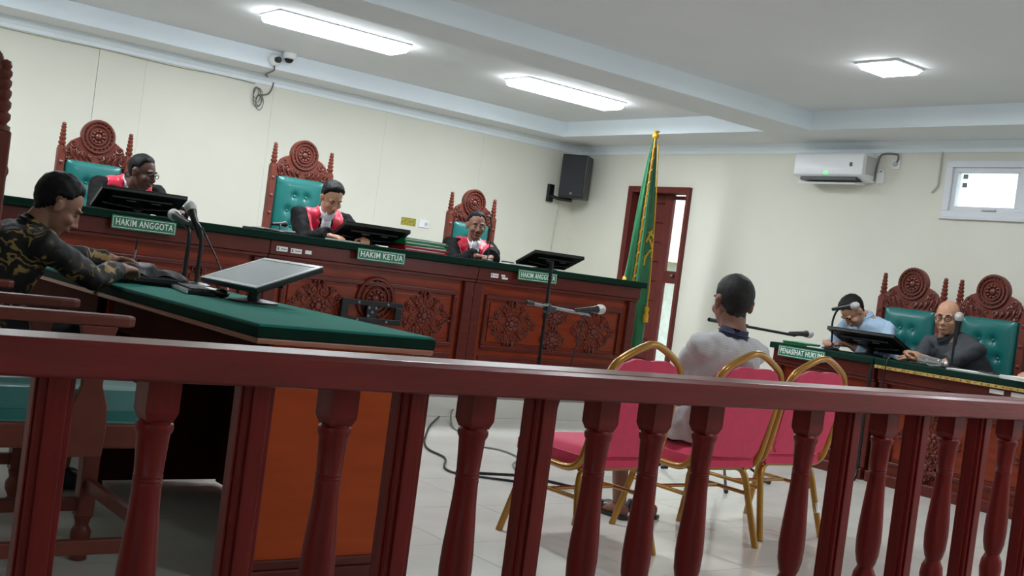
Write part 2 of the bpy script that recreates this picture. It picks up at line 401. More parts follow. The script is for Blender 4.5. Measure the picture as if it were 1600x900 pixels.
obj('power_cable', MB().tube(bez([(-.02,-.37,.05),(-.02,-.385,.2),(-.02,-.42,.285),(-.02,-.56,.285),(-.02,-.585,.25),(-.02,-.565,.2)], 8), .008, 8), M_CABLE, ac, smooth=60)
pl = thing('wall_socket', 'white wall socket with grey plug high beside the air conditioner', 'socket', (XR, 5.77, 2.53))
obj('plate', MB().box(-.012, 0, -.042, .042, -.042, .042), M_APPL, pl, bevel=.005)
obj('plug', MB().lathe([(.018,0),(.022,.01),(.02,.03),(.012,.035)], 14, M=Matrix.Rotation(-PI/2, 4, 'Y')), M_APPLG, pl, smooth=40)
rc = thing('remote_holder', 'small white remote control holder on wall below the socket', 'remote', (XR, 5.90, 2.42))
obj('cradle', MB().box(-.025, 0, -.035, .035, -.06, .03), M_APPL, rc, bevel=.006)
obj('remote', MB().box(-.02, -.004, -.026, .026, .02, .065), M_APPL, rc, bevel=.006)
obj('button', MB().box(-.022, -.02, -.006, .006, .04, .05), M_BLACK, rc)
tag(obj('surface_conduit', MB().tube([(XR-.012,5.34,2.635),(XR-.012,5.34,2.35),(XR-.012,5.39,2.29)], .009, 8), M_CABLEW, smooth=60), 'thin pale conduit running down the wall beside the window', 'conduit')

tag(obj('wall_sticker', MB().box(-.09,.09,-.003,0,-.04,.04), M_YEL), 'yellow notice stuck on the back wall right of the middle judge', 'sticker').location = (6.28, YB-.02, 1.56)
sw = thing('wall_socket', 'white wall socket plate on the back wall beside the yellow notice', 'socket', (6.47, YB-.02, 1.56))
obj('plate', MB().box(-.065,.065,-.012,0,-.04,.04), M_APPL, sw, bevel=.005)
obj('socket_hole', MB().lathe([(.02,0),(.02,.004),(.015,.004)], 14, c=(.025,0,0), M=Matrix.Translation((0,-.012,0)) @ Matrix.Rotation(PI/2, 4, 'X')), M_APPLG, sw)

# loudspeaker in the corner
sp = thing('loudspeaker', 'black loudspeaker on a bracket high in the room corner', 'speaker', (8.27, 9.72, 2.08), math.radians(-62))
body = [(-.155,-.13),(.155,-.13),(.125,.12),(-.125,.12)]
Mt = Matrix.Translation((0,0,.01)) @ Matrix.Rotation(math.radians(0), 4, 'X')
obj('cabinet', MB().prism([(a,b) for a,b in body], 0, .49, 'z', Mt), M_BLACK, sp, bevel=.012)
gr = obj('grille', MB().box(-.14, .14, -.139, -.13, .03, .48), mat('speaker_grille', (38,40,46), .6, bump=.4, bscale=300), sp, bevel=.004)
obj('badge', MB().lathe([(.016,0),(.016,.003),(.012,.004)], 16, M=Matrix.Translation((0,-.139,.06)) @ Matrix.Rotation(PI/2, 4, 'X')), M_STEEL, gr)
arm = obj('bracket_arm', MB().tube([(8.10,9.95,2.10),(8.16,9.86,2.075),(8.25,9.74,2.07)], .02, 8), M_BLACK, None, smooth=60)
arm.parent = sp; arm.matrix_parent_inverse = (Matrix.Translation((8.27,9.72,2.08)) @ rotz(math.radians(-62))).inverted()
wp = obj('wall_plate', MB().box(-.035,.035,-.05,0,-.1,.1), M_BLACK, None, bevel=.004)
wp.parent = sp; wp.matrix_world = Matrix.Translation((8.10, 9.98, 2.13))
wp.matrix_parent_inverse = (Matrix.Translation((8.27,9.72,2.08)) @ rotz(math.radians(-62))).inverted()
tag(obj('speaker_cable', MB().tube(bez([(8.27,9.955,2.10),(8.25,9.965,1.9),(8.235,9.97,1.5),(8.23,9.97,1.0)], 6), .006, 6), M_CABLEW, smooth=60), 'thin pale cable hanging down the wall below the loudspeaker', 'cable')

# surveillance cameras on the soffit
def dome(label, loc, s):
    t = thing('dome_camera', label, 'camera', loc)
    obj('base', MB().lathe([(.055*s,0),(.058*s,-.02*s),(.052*s,-.045*s),(.04*s,-.05*s)], 20), M_APPL, t, smooth=40)
    obj('dome', MB().lathe([(.038*s,-.045*s),(.034*s,-.065*s),(.02*s,-.08*s),(.002,-.084*s)], 18), M_BLACK, t, smooth=70)
dome('white dome camera hanging from the ceiling, right of the pair', (4.46, 9.44, ZC), 1.1)
bc = thing('bullet_camera', 'white round camera with dark lens, left of the pair', 'camera', (4.35, 9.51, 2.80))
Mx = Matrix.Rotation(PI/2, 4, 'X') @ Matrix.Rotation(.3, 4, 'X')
obj('base', MB().lathe([(.055,0),(.058,.015),(.05,.03),(.035,.04)], 20, M=Matrix.Rotation(PI/2, 4, 'X')), M_APPL, bc, smooth=40)
obj('lens', MB().lathe([(.026,.03),(.028,.07),(.022,.075)], 16, M=Matrix.Rotation(PI/2, 4, 'X') @ Matrix.Rotation(.25, 4, 'Y')), M_BLACK, bc, smooth=40)
obj('cable', MB().tube(bez([(0,-.01,-.05),(.01,.0,-.095),(.10,.36,-.095),(.22,.44,-.12),(.20,.455,-.24),(.10,.46,-.28)], 8), .007, 7), M_CABLE, bc, smooth=60)
cc = MB()
for k in range(5):
    rx = .035+.012*(k % 3); zc = 2.54-.022*k
    cc.tube([(4.42+rx*math.cos(a)*.8+.01*k, 9.968-.004*k, zc+1.5*rx*math.sin(a)) for a in [2*PI*i/20 for i in range(20)]], .0035, 6, closed=True)
tag(obj('cable_coil', cc, M_CABLE, smooth=60), 'tangled coil of grey cable on the wall below the cameras', 'cable')
pts = [(.2+i*.35, 9.968, 2.622+.005*math.sin(i*1.9)-(0.008 if i % 3 == 1 else 0)) for i in range(13)]
tag(obj('wall_cable', MB().tube(bez(pts, 5), .0045, 6), mat('wall_wire', (172,172,158), .6), smooth=60), 'thin sagging cable along the top of the back wall', 'cable')
# ------------------------------------------------------------------ carving helpers
def ornament_mesh(w, h):
    # carved foliage: mirrored scrolls in the XZ plane, standing out to -y
    mb = MB()
    for sx in (-1, 1):
        for sz in (-1, 1):
            for (cx, cz, r, a0, sg) in ((.42,.22,.24,PI,1), (.16,.55,.20,-PI/2,-1), (.75,.12,.17,PI,-1), (.12,.16,.13,0,1), (.42,.58,.16,0,1), (.62,.38,.13,PI/2,-1), (.13,.85,.11,PI,1)):
                p = spiral(cx*w/2, cz*h/2, r*min(w,h)/2, 1.25, a0, sg, 14)
                mb.tube([(sx*x, y, sz*z) for x, y, z in p], .008, 5)
            for (x0, z0, x1, z1) in ((.08,.62,.03,.98),(.55,.30,.72,.22),(.28,.38,.40,.46),(.80,.05,.98,.04),(.28,.70,.33,.60),(.20,.30,.30,.28)):
                a = Vector((sx*x0*w/2, -.004, sz*z0*h/2)); b = Vector((sx*x1*w/2, -.004, sz*z1*h/2)); m = (a+b)/2+Vector((sx*.01,-.012,sz*.015))
                mb.tube([a, a.lerp(m,.6), m, b.lerp(m,.4), b], [.003,.008,.010,.007,.002], 5)
    mb.ball((0,-.006,0), (.03,.018,.03), nu=10, nv=6)
    for k in range(8):
        a = 2*PI*k/8; mb.ball((.045*math.cos(a), -.004, .045*math.sin(a)), (.018,.012,.018), nu=8, nv=5)
    return mb.mesh('ornament')
def medallion(mb, cx, cz, r, y=0.):
    for q, t in ((1., .10), (.74, .07), (.5, .07)):
        mb.tube([(cx+r*q*math.cos(a), y-.006, cz+r*q*math.sin(a)) for a in [2*PI*i/28 for i in range(28)]], r*t, 6, closed=True)
    mb.ball((cx, y-.006, cz), (r*.22, .016, r*.22), nu=12, nv=6)
    for k in range(10):
        a = 2*PI*k/10; mb.ball((cx+r*.36*math.cos(a), y-.006, cz+r*.36*math.sin(a)), (r*.11,.012,r*.11), nu=8, nv=5)
    for k in range(20):
        a = 2*PI*k/20; mb.ball((cx+r*.87*math.cos(a), y-.004, cz+r*.87*math.sin(a)), (r*.06,.008,r*.06), nu=6, nv=4)
ORN = ornament_mesh(.50, .40); ORN.materials.append(M_CARVE); ORN.polygons.foreach_set('use_smooth', [True]*len(ORN.polygons))
ORNS = ornament_mesh(.26, .20); ORNS.materials.append(M_CARVE); ORNS.polygons.foreach_set('use_smooth', [True]*len(ORNS.polygons))
def orn(me, parent, loc, M=None):
    o = bpy.data.objects.new('carved_ornament', me); COL.objects.link(o); o.parent = parent; o.location = loc
    if M is not None: o.rotation_euler = (0,0,M)
    return o

# ------------------------------------------------------------------ panelled front used by bench and desks (front faces -y, local x along it)
def panel_front(t, L, z0, z1, depth, frames, plinth=.08, body_m=None, apron=True, pil=.09):
    obj('body', MB().box(0, L, .10, depth, z0, z1-.095), body_m or M_PANEL, t)
    obj('plinth', MB().box(0, L, .03, .11, z0, z0+plinth), M_BENCH, t, bevel=.008)
    if apron:
        mb = MB(); mb.box(0.001, L-.001, .03, depth, z1-.1, z1); mb.box(0.001, L-.001, .045, .12, z1-.125, z1-.1)
        obj('apron', mb, M_BENCH, t, bevel=.006)
    for x in (0, L-pil):
        obj('pilaster', MB().box(x, x+pil, .06, .12, z0+plinth, z1-.125), M_BENCH, t, bevel=.008)
    for (a, b, c, d) in frames:
        mb = MB(); w = .035
        for q in ((a,b,c,c+w),(a,b,d-w,d),(a,a+w,c+w,d-w),(b-w,b,c+w,d-w)): mb.box(q[0], q[1], .072, .10, q[2], q[3])
        f = obj('panel_frame', mb, M_BENCH, t, bevel=.01)
        obj('panel_field', MB().box(a+w+.025, b-w-.025, .086, .10, c+w+.025, d-w-.025), M_PANEL, f, bevel=.006)

# judges bench: three units and one continuous cloth
BY = 7.17
units = []
for k, (x0, lab) in enumerate(((1.64, 'mahogany bench unit under the left judge, partly behind the clerk'), (3.44, 'mahogany bench unit of the presiding judge with round carved medallion'), (5.24, 'mahogany bench unit under the right judge, behind the microphone stand'))):
    t = thing('judge_bench_unit', lab, 'bench', (x0, BY, .15), group='units of the judges bench')
    panel_front(t, 1.798, 0, 1.032, .6, [(.14, 1.66, .38, .82)])
    obj('lower_panel', MB().box(.14, 1.66, .085, .10, .12, .33), M_BENCH, t, bevel=.008)
    if k == 1:
        mb = MB(); medallion(mb, 0, 0, .155); o = obj('carved_medallion', mb, M_CARVE, t, smooth=60); o.location = (.92, .085, .69)
        orn(ORN, t, (.45, .084, .60)); orn(ORN, t, (1.37, .084, .60))
    else:
        orn(ORN, t, (.43, .084, .60)); orn(ORN, t, (1.33, .084, .60)); orn(ORNS, t, (.88, .084, .50)); orn(ORNS, t, (.88, .084, .70))
tag(obj('bench_cloth', MB().box(1.6, 7.07, 7.16, 7.80, 1.182, 1.235), M_FELTE, bevel=.008), 'dark green felt top along the whole judges bench', 'tabletop')

# desks
def desk(label, x, y, rz, L, depth=.46, trim=False, open_side=False, orns=True):
    t = thing('lawyer_desk' if not open_side else 'clerk_desk', label, 'desk', (x, y, 0), rz)
    zt = .895
    o = obj('desk_cloth', MB().box(-.01, L+.01, -.015, depth+.02, zt-.046, zt), M_FELTE if not open_side else M_FELT, t, bevel=.006)
    if not open_side:
        panel_front(t, L, 0, zt-.046, .20, [(.12, L-.12, .14, .62)], body_m=M_PANEL, pil=.07)
        for e in (0, L-.03): obj('side_panel', MB().box(e, e+.03, .20, depth-.02, 0, zt-.046), M_BENCH, t)
        if orns:
            n = 2 if L > 1.2 else 1
            for k in range(n): orn(ORN, t, (L*(k+.5)/n, .084, .38))
            for k in range(n): orn(ORNS, t, (L*(k+.5)/n, .084, .19))
    if trim:
        tr = obj('yellow_edge_trim', MB().box(0, L, -.02, -.006, zt-.068, zt-.046), M_TAPE, t)
        for k in range(int(L/.05)): obj('trim_mark', MB().box(.02+k*.05, .032+k*.05, -.0215, -.02, zt-.061, zt-.054), mat('dark_mark', (80,60,36), .6), tr)
    return t
# right side: front faces -x ; local +x runs towards -y
desk('green topped defence desk with the PENASIHAT HUKUM sign', 7.1, 5.73, -PI/2, .93)
desk('green topped defence desk with yellow edge strip, next to the rail', 7.1, 4.77, -PI/2, 1.75, trim=True)
# left side: open towards -x, end panel facing the public
def clerk_desk(label, x0, x1, y0, y1):
    t = thing('clerk_desk', label, 'desk', (x0, y0, 0)); w = x1-x0; L = y1-y0
    obj('desk_cloth', MB().box(0, w, 0, L, .853, .895), M_FELT, t, bevel=.007)
    obj('cloth_skirt', MB().box(-.004, w+.004, -.004, L+.004, .849, .886), M_FELTE, t, bevel=.004)
    mb = MB()
    for b in ((-.002,w,-.002,.02),(-.002,w,L-.02,L),(-.002,.02,.02,L-.02),(w-.02,w,.02,L-.02)): mb.box(b[0],b[1],b[2],b[3],.829,.849)
    obj('edge_moulding', mb, M_MOULD, t, bevel=.006)
    obj('end_panel', MB().box(.09, w-.04, .06, .09, .09, .829), M_ORANGE, t); obj('end_panel', MB().box(.06, w-.04, L-.09, L-.06, .03, .829), M_SHADE, t)
    obj('plinth', MB().box(.06, w-.02, .045, .10, 0, .06).box(.07, w-.03, .05, .095, .06, .095), M_BENCH, t, bevel=.006)
    obj('front_panel', MB().box(w-.07, w-.04, .09, L-.09, .02, .829), M_SHADE, t)
    obj('side_apron', MB().box(.05, .08, .09, L-.09, .70, .829), M_SHADE, t, bevel=.006); obj('apron_bead', MB().box(.042, .05, .09, L-.09, .70, .725), M_SHADE, t, bevel=.003)
    return t
clerk_desk('green topped clerk desk nearest the rail with orange end panel', 1.60, 2.29, 3.36, 5.0)
clerk_desk('green topped clerk desk beyond, where the man writes', 1.60, 2.29, 5.04, 6.5)

# ------------------------------------------------------------------ signs and stickers
def sign(label, text, loc, rz, w, h, sx, tilt=0.):
    t = thing('name_sign', label, 'sign', loc, rz)
    t.rotation_euler = (tilt, 0, rz)
    obj('plate', MB().box(-w/2, w/2, 0, .012, -h/2, h/2), M_SIGN, t, bevel=.002)
    mb = MB(); b = .006; e = .008
    for q in ((-w/2+e,w/2-e,-h/2+e,-h/2+e+b*.5),(-w/2+e,w/2-e,h/2-e-b*.5,h/2-e),(-w/2+e,-w/2+e+b*.5,-h/2+e,h/2-e),(w/2-e-b*.5,w/2-e,-h/2+e,h/2-e)): mb.box(q[0],q[1],-.001,.001,q[2],q[3])
    obj('border', mb, M_WHITE, t)
    me = text_mesh(text, h*.68, .95, .0012, .0007)
    xs = [v.co.x for v in me.vertices]; fit = (w-.05)/(max(xs)-min(xs))
    me.transform(Matrix.Diagonal((fit,1,1,1))); me.materials.append(M_WHITE)
    o = bpy.data.objects.new('lettering', me); COL.objects.link(o); o.parent = t; o.rotation_euler = (PI/2,0,0); o.location = (0,-.002,0)
    return t
sign('green HAKIM ANGGOTA sign below the left judge', 'HAKIM ANGGOTA', (2.53, 7.145, 1.165), 0, .42, .085, .8, -.06)
sign('green HAKIM KETUA sign below the middle judge', 'HAKIM KETUA', (4.305, 7.145, 1.163), 0, .41, .085, .8, -.06)
sign('green HAKIM ANGGOTA sign behind the microphone stand', 'HAKIM ANGGOTA', (5.80, 7.145, 1.163), 0, .41, .085, .8, -.06)
sign('green PENASIHAT HUKUM sign on the defence desk', 'PENASIHAT HUKUM', (7.078, 5.425, .838), -PI/2, .44, .085, .75, -.05)
for k, (x, w, z, lab) in enumerate(((3.53,.085,1.125,'leftmost white label on the bench edge below the presiding judge'),(3.64,.085,1.122,'middle white label on the bench edge below the presiding judge'),(3.735,.05,1.124,'smallest white label on the bench edge below the presiding judge'),
        (5.40,.075,1.128,'white label on the bench edge left of the right HAKIM ANGGOTA sign'),(5.485,.04,1.135,'tiny upper white label on the bench edge near the right judge'),(5.505,.06,1.115,'tiny lower white label on the bench edge near the right judge'))):
    h = .034 if w > .07 else (.026 if w < .055 and k < 3 else .016)
    s = thing('inventory_label', lab, 'label', (x, 7.199, z))
    obj('paper', MB().box(-w/2, w/2, -.001, 0, -h/2, h/2), M_PAPER, s)
    if w > .07: obj('print', MB().box(-w*.42, -w*.28, -.0016, -.001, -h*.3, h*.3).box(-w*.1, w*.4, -.0016, -.001, -h*.1, h*.1), mat('grey_print', (120,124,126), .7), s)
for k, y in enumerate((3.86, 3.71)):
    s = thing('inventory_label', 'white label on the defence desk edge, %s' % ('left of the two' if k == 0 else 'right of the two'), 'label', (7.128, y, .80))
    obj('paper', MB().box(-.001, 0, -.05, .05, -.014, .014), M_PAPER, s)

# television bracket on the bench front
br = thing('screen_bracket', 'black metal screen bracket bolted over the carved bench medallion', 'bracket', (4.31, 7.20, .745))
mb = MB()
for q in ((-.26,.26,.045,.085),(-.26,.26,-.085,-.045),(-.26,-.20,-.045,.045),(.20,.26,-.045,.045),(-.045,.045,-.045,.045)): mb.box(q[0],q[1],-.012,.012,q[2],q[3])
obj('plate', mb, M_BLACKM, br, bevel=.004)
for x, z in ((-.12,.065),(.13,.065),(-.12,-.065),(.13,-.065),(-.03,.03),(.03,.03),(0,0),(-.03,-.03)):
    obj('bolt', MB().lathe([(.011,0),(.011,.005),(.006,.008)], 8, M=Matrix.Translation((x,-.012,z)) @ Matrix.Rotation(PI/2, 4, 'X')), M_STEEL, br)
obj('spacer', MB().box(-.04, .04, .012, .06, -.03, .03), M_BLACKM, br)

# ------------------------------------------------------------------ carved high-back chair (faces +y)
def pad_mesh(w, z0, z1, y, d, tufts, m=None):
    # padded panel with buttoned dimples, front towards +y
    nx, nz = 26, 34; vs = []; fs = []
    for j in range(nz+1):
        for i in range(nx+1):
            u = i/nx; v = j/nz; x = -w+2*w*u; z = z0+(z1-z0)*v
            e = min(u, 1-u)*2*w; g = min(v, 1-v)*(z1-z0)
            bul = d*(1-math.exp(-min(e,g)/.028))
            for (tx, tz) in tufts:
                q = math.hypot(x-tx, z-tz); bul -= .030*math.exp(-(q/.028)**2)
            if g < .03 or e < .03:
                s = (x if g < e else z); bul += .009*math.sin(s*2*PI/.04)*(.6 if min(e,g) > .001 else 0)
            vs.append((x, y+bul, z))
    for j in range(nz):
        for i in range(nx):
            a = j*(nx+1)+i; fs.append((a, a+1, a+nx+2, a+nx+1))
    o = len(vs)
    vs += [(-w,y-.02,z0),(w,y-.02,z0),(w,y-.02,z1),(-w,y-.02,z1)]; fs.append((o,o+3,o+2,o+1))
    B = [i for i in range(nx+1)]; T = [nz*(nx+1)+i for i in range(nx+1)]
    Lf = [j*(nx+1) for j in range(nz+1)]; Rt = [j*(nx+1)+nx for j in range(nz+1)]
    fs += [tuple(B[::-1])+(o,o+1), tuple(T)+(o+2,o+3), tuple(Lf)+(o+3,o), tuple(Rt[::-1])+(o+1,o+2)]
    mb = MB(); mb.v = vs; mb.f = fs
    return mb
ROS = MB().lathe([(.016,0),(.016,.004),(.008,.008)], 10, M=Matrix.Rotation(-PI/2, 4, 'X')).mesh('rosette'); ROS.materials.append(M_CCARVE)
BTN = MB().ball((0,0,0), (.011,.006,.011), nu=8, nv=5).mesh('button'); BTN.materials.append(M_TEAL)
def carved_chair(label, loc, rz, dh=0., hw=.27, group='carved high-back chairs with teal leather', arms=True):
    t = thing('carved_armchair', label, 'chair', loc, rz, group)
    PT = 1.37+dh; CT = 1.30+dh; yb = -.27
    for s in (-1, 1):
        p = obj('post', MB().box(s*hw-.028, s*hw+.028, yb-.03, yb+.03, 0, PT), M_CHAIR, t, bevel=.006)
        fin = [(.030,0),(.030,.012),(.018,.018),(.028,.032),(.028,.045),(.019,.052),(.026,.066),(.026,.078),(.018,.085),(.0235,.098),(.0235,.108),(.016,.115),(.021,.126),(.021,.136),(.014,.142),(.0195,.153),(.0195,.162),(.013,.168),(.017,.178),(.013,.19),(.001,.195)]
        obj('finial', MB().lathe(fin, 12, c=(s*hw, yb, PT)), M_CHAIR, p, smooth=35)
        for k in range(5):
            r_ = obj('rosette', None, None, p, data=ROS); r_.location = (s*hw, yb+.03, CT-.04-.15*k)
    # crown
    r = .128; cz = 1.492+dh; hx = hw-.028
    poly = [(-hx, CT-.02), (hx, CT-.02), (hx, PT-.025), (hx-.012, PT+.025), (hx-.035, PT+.062), (hx-.07, PT+.085), (r*.97, PT+.105)]
    a0 = math.asin((PT+.105-cz)/r)
    poly += [(r*math.cos(a), cz+r*math.sin(a)) for a in [a0+(PI-2*a0)*i/22 for i in range(1, 22)]]
    poly += [(-x, z) for x, z in reversed(poly[2:7])]
    cr = obj('crown', MB().prism(poly, yb-.02, yb+.018, 'y'), M_CHAIR, t)
    mb = MB(); medallion(mb, 0, 0, r*.94); mb2 = MB(); mb2.add([(x, yb+.018-y, z+cz) for x, y, z in mb.v], mb.f)
    obj('medallion', mb2, M_CCARVE, cr, smooth=60)
    for s in (-1, 1):
        mb = MB()
        for (cx, czz, rr, a0, sg) in ((.175,.055,.034,PI,1),(.205,.005,.028,0,-1),(.15,.0,.028,PI/2,1),(.10,-.02,.028,0,1),(.045,-.03,.024,PI,-1),(.205,-.045,.024,PI,1)):
            q = spiral(cx, PT+czz-.01, rr, 1.3, a0, sg, 14); mb.tube([(s*x, yb+.02, z) for x, y, z in q], .008, 5)
        for k in range(5):
            a = Vector((s*(.03+.045*k), yb+.02, CT+.0)); b = Vector((s*(.06+.045*k), yb+.02, CT+.055+.012*k)); m_ = (a+b)/2+Vector((s*.012,.012,0)); mb.tube([a,m_,b], [.005,.012,.003], 5)
        obj('scroll_carving', mb, M_CCARVE, cr, smooth=60)
    # back
    tz = [(x, CT-.17-.13*k) for k in range(5) for x in ((-.11,0.,.11) if k % 2 else (-.055,.055))]
    bc = obj('back_cushion', pad_mesh(hx-.012, .62, CT, yb+.005, .045, tz), M_TEAL, t, smooth=60)
    for x, z in tz: obj('button', None, None, bc, data=BTN).location = (x, yb+.03, z)
    obj('back_panel', MB().box(-hx, hx, yb-.018, yb-.006, .60, CT), M_CHAIR, t)
    # seat
    obj('seat_frame', MB().box(-hw-.01, hw+.01, yb, .30, .49, .565), M_CHAIR, t, bevel=.008)
    sm = MB(); nx = 16; vs = []; fs = []
    for j in range(nx+1):
        for i in range(nx+1):
            u = i/nx; v = j/nx; e = min(u,1-u,v,1-v); vs.append((-hw+2*hw*u, yb+.03+(.55)*v, .565+.10*(1-math.exp(-e/.03))**.5))
    for j in range(nx):
        for i in range(nx): a = j*(nx+1)+i; fs.append((a,a+1,a+nx+2,a+nx+1))
    sm.v = vs; sm.f = fs; sm.box(-hw+.002, hw-.002, yb+.032, .308, .564, .60)
    obj('seat_cushion', sm, M_TEAL, t, smooth=50)
    for s in (-1, 1):
        lp = [(.030,0),(.030,.03),(.020,.045),(.034,.075),(.034,.10),(.022,.12),(.030,.15)]
        leg = MB().lathe(lp, 12, c=(s*(hw-.01), .265, 0)); leg.box(s*(hw-.01)-.028, s*(hw-.01)+.028, .237, .293, .15, .49)
        obj('leg', leg, M_CHAIR, t, smooth=35, bevel=.004)
        obj('stretcher', MB().box(s*(hw-.01)-.014, s*(hw-.01)+.014, yb+.03, .24, .17, .215), M_CHAIR, t, bevel=.004)
        if arms:
            ap = [(-.035,0),(.035,0),(.035,.0),(.035,.34),(.03,.385),(.015,.41),(-.015,.41),(-.03,.385),(-.035,.34)]
            A = MB().prism([(s*hw+a, yb+.03+b) for a, b in ap if True], .855, .888, 'z')
            obj('armrest', A, M_CHAIR, t, bevel=.008)
            sup = [(-.05,.47),(.05,.47),(.055,.55),(.05,.62),(.03,.68),(.032,.78),(.055,.855),(-.055,.855),(-.032,.78),(-.03,.68),(-.05,.62),(-.055,.55)]
            obj('arm_support', MB().prism([(.06+b, z) for b, z in sup], s*(hw+.012), s*(hw+.036), 'x'), M_CHAIR, t, bevel=.004)
    obj('stretcher', MB().box(-hw+.02, hw-.02, .252, .278, .24, .285), M_CHAIR, t, bevel=.004)
    obj('stretcher', MB().box(-hw+.02, hw-.02, yb-.013, yb+.013, .17, .215), M_CHAIR, t, bevel=.004)
    return t
carved_chair('carved high-back teal chair behind the left judge', (2.70, 8.62, .30), PI, 0., .255)
carved_chair('tallest carved teal chair, behind the presiding judge in the middle', (4.45, 8.62, .30), PI, .15, .27)
carved_chair('carved high-back teal chair behind the right judge', (6.30, 8.62, .30), PI, 0., .255)
carved_chair('carved teal chair behind the light blue shirted man', (7.75, 5.14, 0), PI/2, 0., .27)
carved_chair('carved teal chair behind the bald man in grey', (7.76, 4.47, 0), PI/2, 0., .27)
carved_chair('carved teal chair cut off at the right edge of the photo', (7.76, 3.80, 0), PI/2, 0., .27)
carved_chair('empty carved teal armchair just behind the rail at the left', (1.015, 3.60, 0), -PI/2, 0., .27)
carved_chair('carved teal armchair of the writing man in batik', (.98, 4.86, 0), -PI/2, 0., .27)

# ------------------------------------------------------------------ red banquet chairs (face +y)
def banquet_chair(label, loc, rz):
    t = thing('banquet_chair', label, 'chair', loc, rz, 'red banquet chairs in the middle of the room')
    def sq(pts, r=.0125): return MB().tube(pts, r, 8)
    half = [(.205,-.0,.368),(.222,-.13,.372),(.226,-.195,.405),(.226,-.225,.47),(.225,-.255,.60),(.224,-.283,.74),(.213,-.298,.815),(.178,-.308,.862),(.10,-.318,.906),(.035,-.322,.933),(.0,-.322,.938)]
    left = [(-x,y,z) for x,y,z in half]
    path = bez(left+half[::-1][1:], 5)
    obj('back_frame', MB().tube(path, .0165, 10), M_GOLD, t, smooth=60)
    # back pad
    prof = [(.0,.866),(.05,.870),(.10,.870),(.155,.848),(.194,.805),(.206,.74),(.202,.60),(.19,.47),(.17,.44),(.0,.435)]
    out = prof+[(-x,z) for x,z in reversed(prof[1:-1])]
    def yy(z): return -.215-.11*max(0,(z-.42))/.5
    mb = MB(); n = len(out); rings = []
    for (sc, off) in ((1.,-.012),(1.,.008),(.93,.026),(.6,.032)):
        rings.append([(x*sc, yy(.65+(z-.65)*sc)+off, .65+(z-.65)*sc) for x,z in out])
    vs = [p for r_ in rings for p in r_]; vs.append((0, yy(.65)+.033, .65)); fs = [tuple(range(n))]
    for k in range(3):
        for i in range(n): fs.append((k*n+i, k*n+(i+1)%n, (k+1)*n+(i+1)%n, (k+1)*n+i))
    for i in range(n): fs.append((3*n+i, 3*n+(i+1)%n, 4*n))
    mb.v = vs; mb.f = fs
    obj('back_pad', mb, M_RED, t, smooth=50)
    # seat
    n = 14; vs = []; fs = []
    for j in range(n+1):
        for i in range(n+1):
            u, v = i/n*2-1, j/n*2-1
            x = .205*u*(1-.05*(v < 0)*-v); y = .02+.225*v
            k = max(abs(u)**6, abs(v)**6); x *= 1-.03*abs(v)**8; y -= .0
            vs.append((x, y, .375+.095*(1-k)**.35 if k < 1 else .375+.04))
    for j in range(n):
        for i in range(n): a = j*(n+1)+i; fs.append((a,a+1,a+n+2,a+n+1))
    mb = MB(); mb.v = vs; mb.f = fs; mb.box(-.203,.203,-.204,.244,.380,.43)
    obj('seat', mb, M_RED, t, smooth=50)
    fr = MB()
    for s in (-1, 1):
        fr.tube([(s*.17,-.19,.378),(s*.17,.22,.378)], .011, 8)
    fr.tube([(-.17,.19,.378),(.17,.19,.378)], .011, 8); fr.tube([(-.2,-.17,.372),(.2,-.17,.372)], .011, 8)
    obj('seat_frame', fr, M_GOLD, t, smooth=60)
    for s in (-1, 1):
        for f in (-1, 1):
            p = bez([(s*.10, f*.155, .378),(s*.165, f*.165, .366),(s*.196, f*.178, .315),(s*.212, f*.205, .20),(s*.235, f*.258, .0)], 5)
            lg = obj('leg', MB().tube(p, .0165, 10), M_GOLD, t, smooth=60)
        obj('side_brace', MB().tube([(s*.203,-.19,.25),(s*.203,.19,.25)], .010, 8), M_GOLD, t, smooth=60)
    obj('cross_brace', MB().tube([(-.203,.0,.25),(.203,.0,.25)], .009, 8), M_GOLD, t, smooth=60)
    return t
banquet_chair('red and gold banquet chair, empty, left of the seated man', (3.43, 3.72, 0), .03)
banquet_chair('red and gold banquet chair the grey-haired man sits on', (4.13, 3.72, 0), -.02)
bc3 = banquet_chair('red and gold banquet chair, empty, right of the seated man', (4.76, 3.81, 0), -.03)
obj('white_tape', MB().tube([(.2165,-.212,.175),(.2215,-.226,.125)], .017, 8), M_WHITE, bc3, smooth=60)

# ------------------------------------------------------------------ railing
rl = thing('public_railing', 'dark red wooden railing with turned balusters in the foreground', 'railing', (1.95, 1.795, 0))
X0 = 1.95
mb = MB(); pr = [(-.055,.920),(-.05,.915),(.05,.915),(.055,.920),(.055,.966),(.049,.975),(-.049,.975),(-.055,.966)]
mb.prism(pr, -2.15, 2.6, 'x'); obj('top_rail', mb, M_RAIL, rl, bevel=.002)
obj('bottom_rail', MB().box(-2.15, 2.6, -.045, .045, .06, .115), M_RAIL, rl, bevel=.005)
bal = MB(); b2 = .028
bal.box(-b2, b2, -b2, b2, .862, .915)
bal.add([(-b2,-b2,.862),(b2,-b2,.862),(b2,b2,.862),(-b2,b2,.862),(-.022,-.022,.846),(.022,-.022,.846),(.022,.022,.846),(-.022,.022,.846)], [(0,1,5,4),(1,2,6,5),(2,3,7,6),(3,0,4,7),(4,5,6,7),(3,2,1,0)])
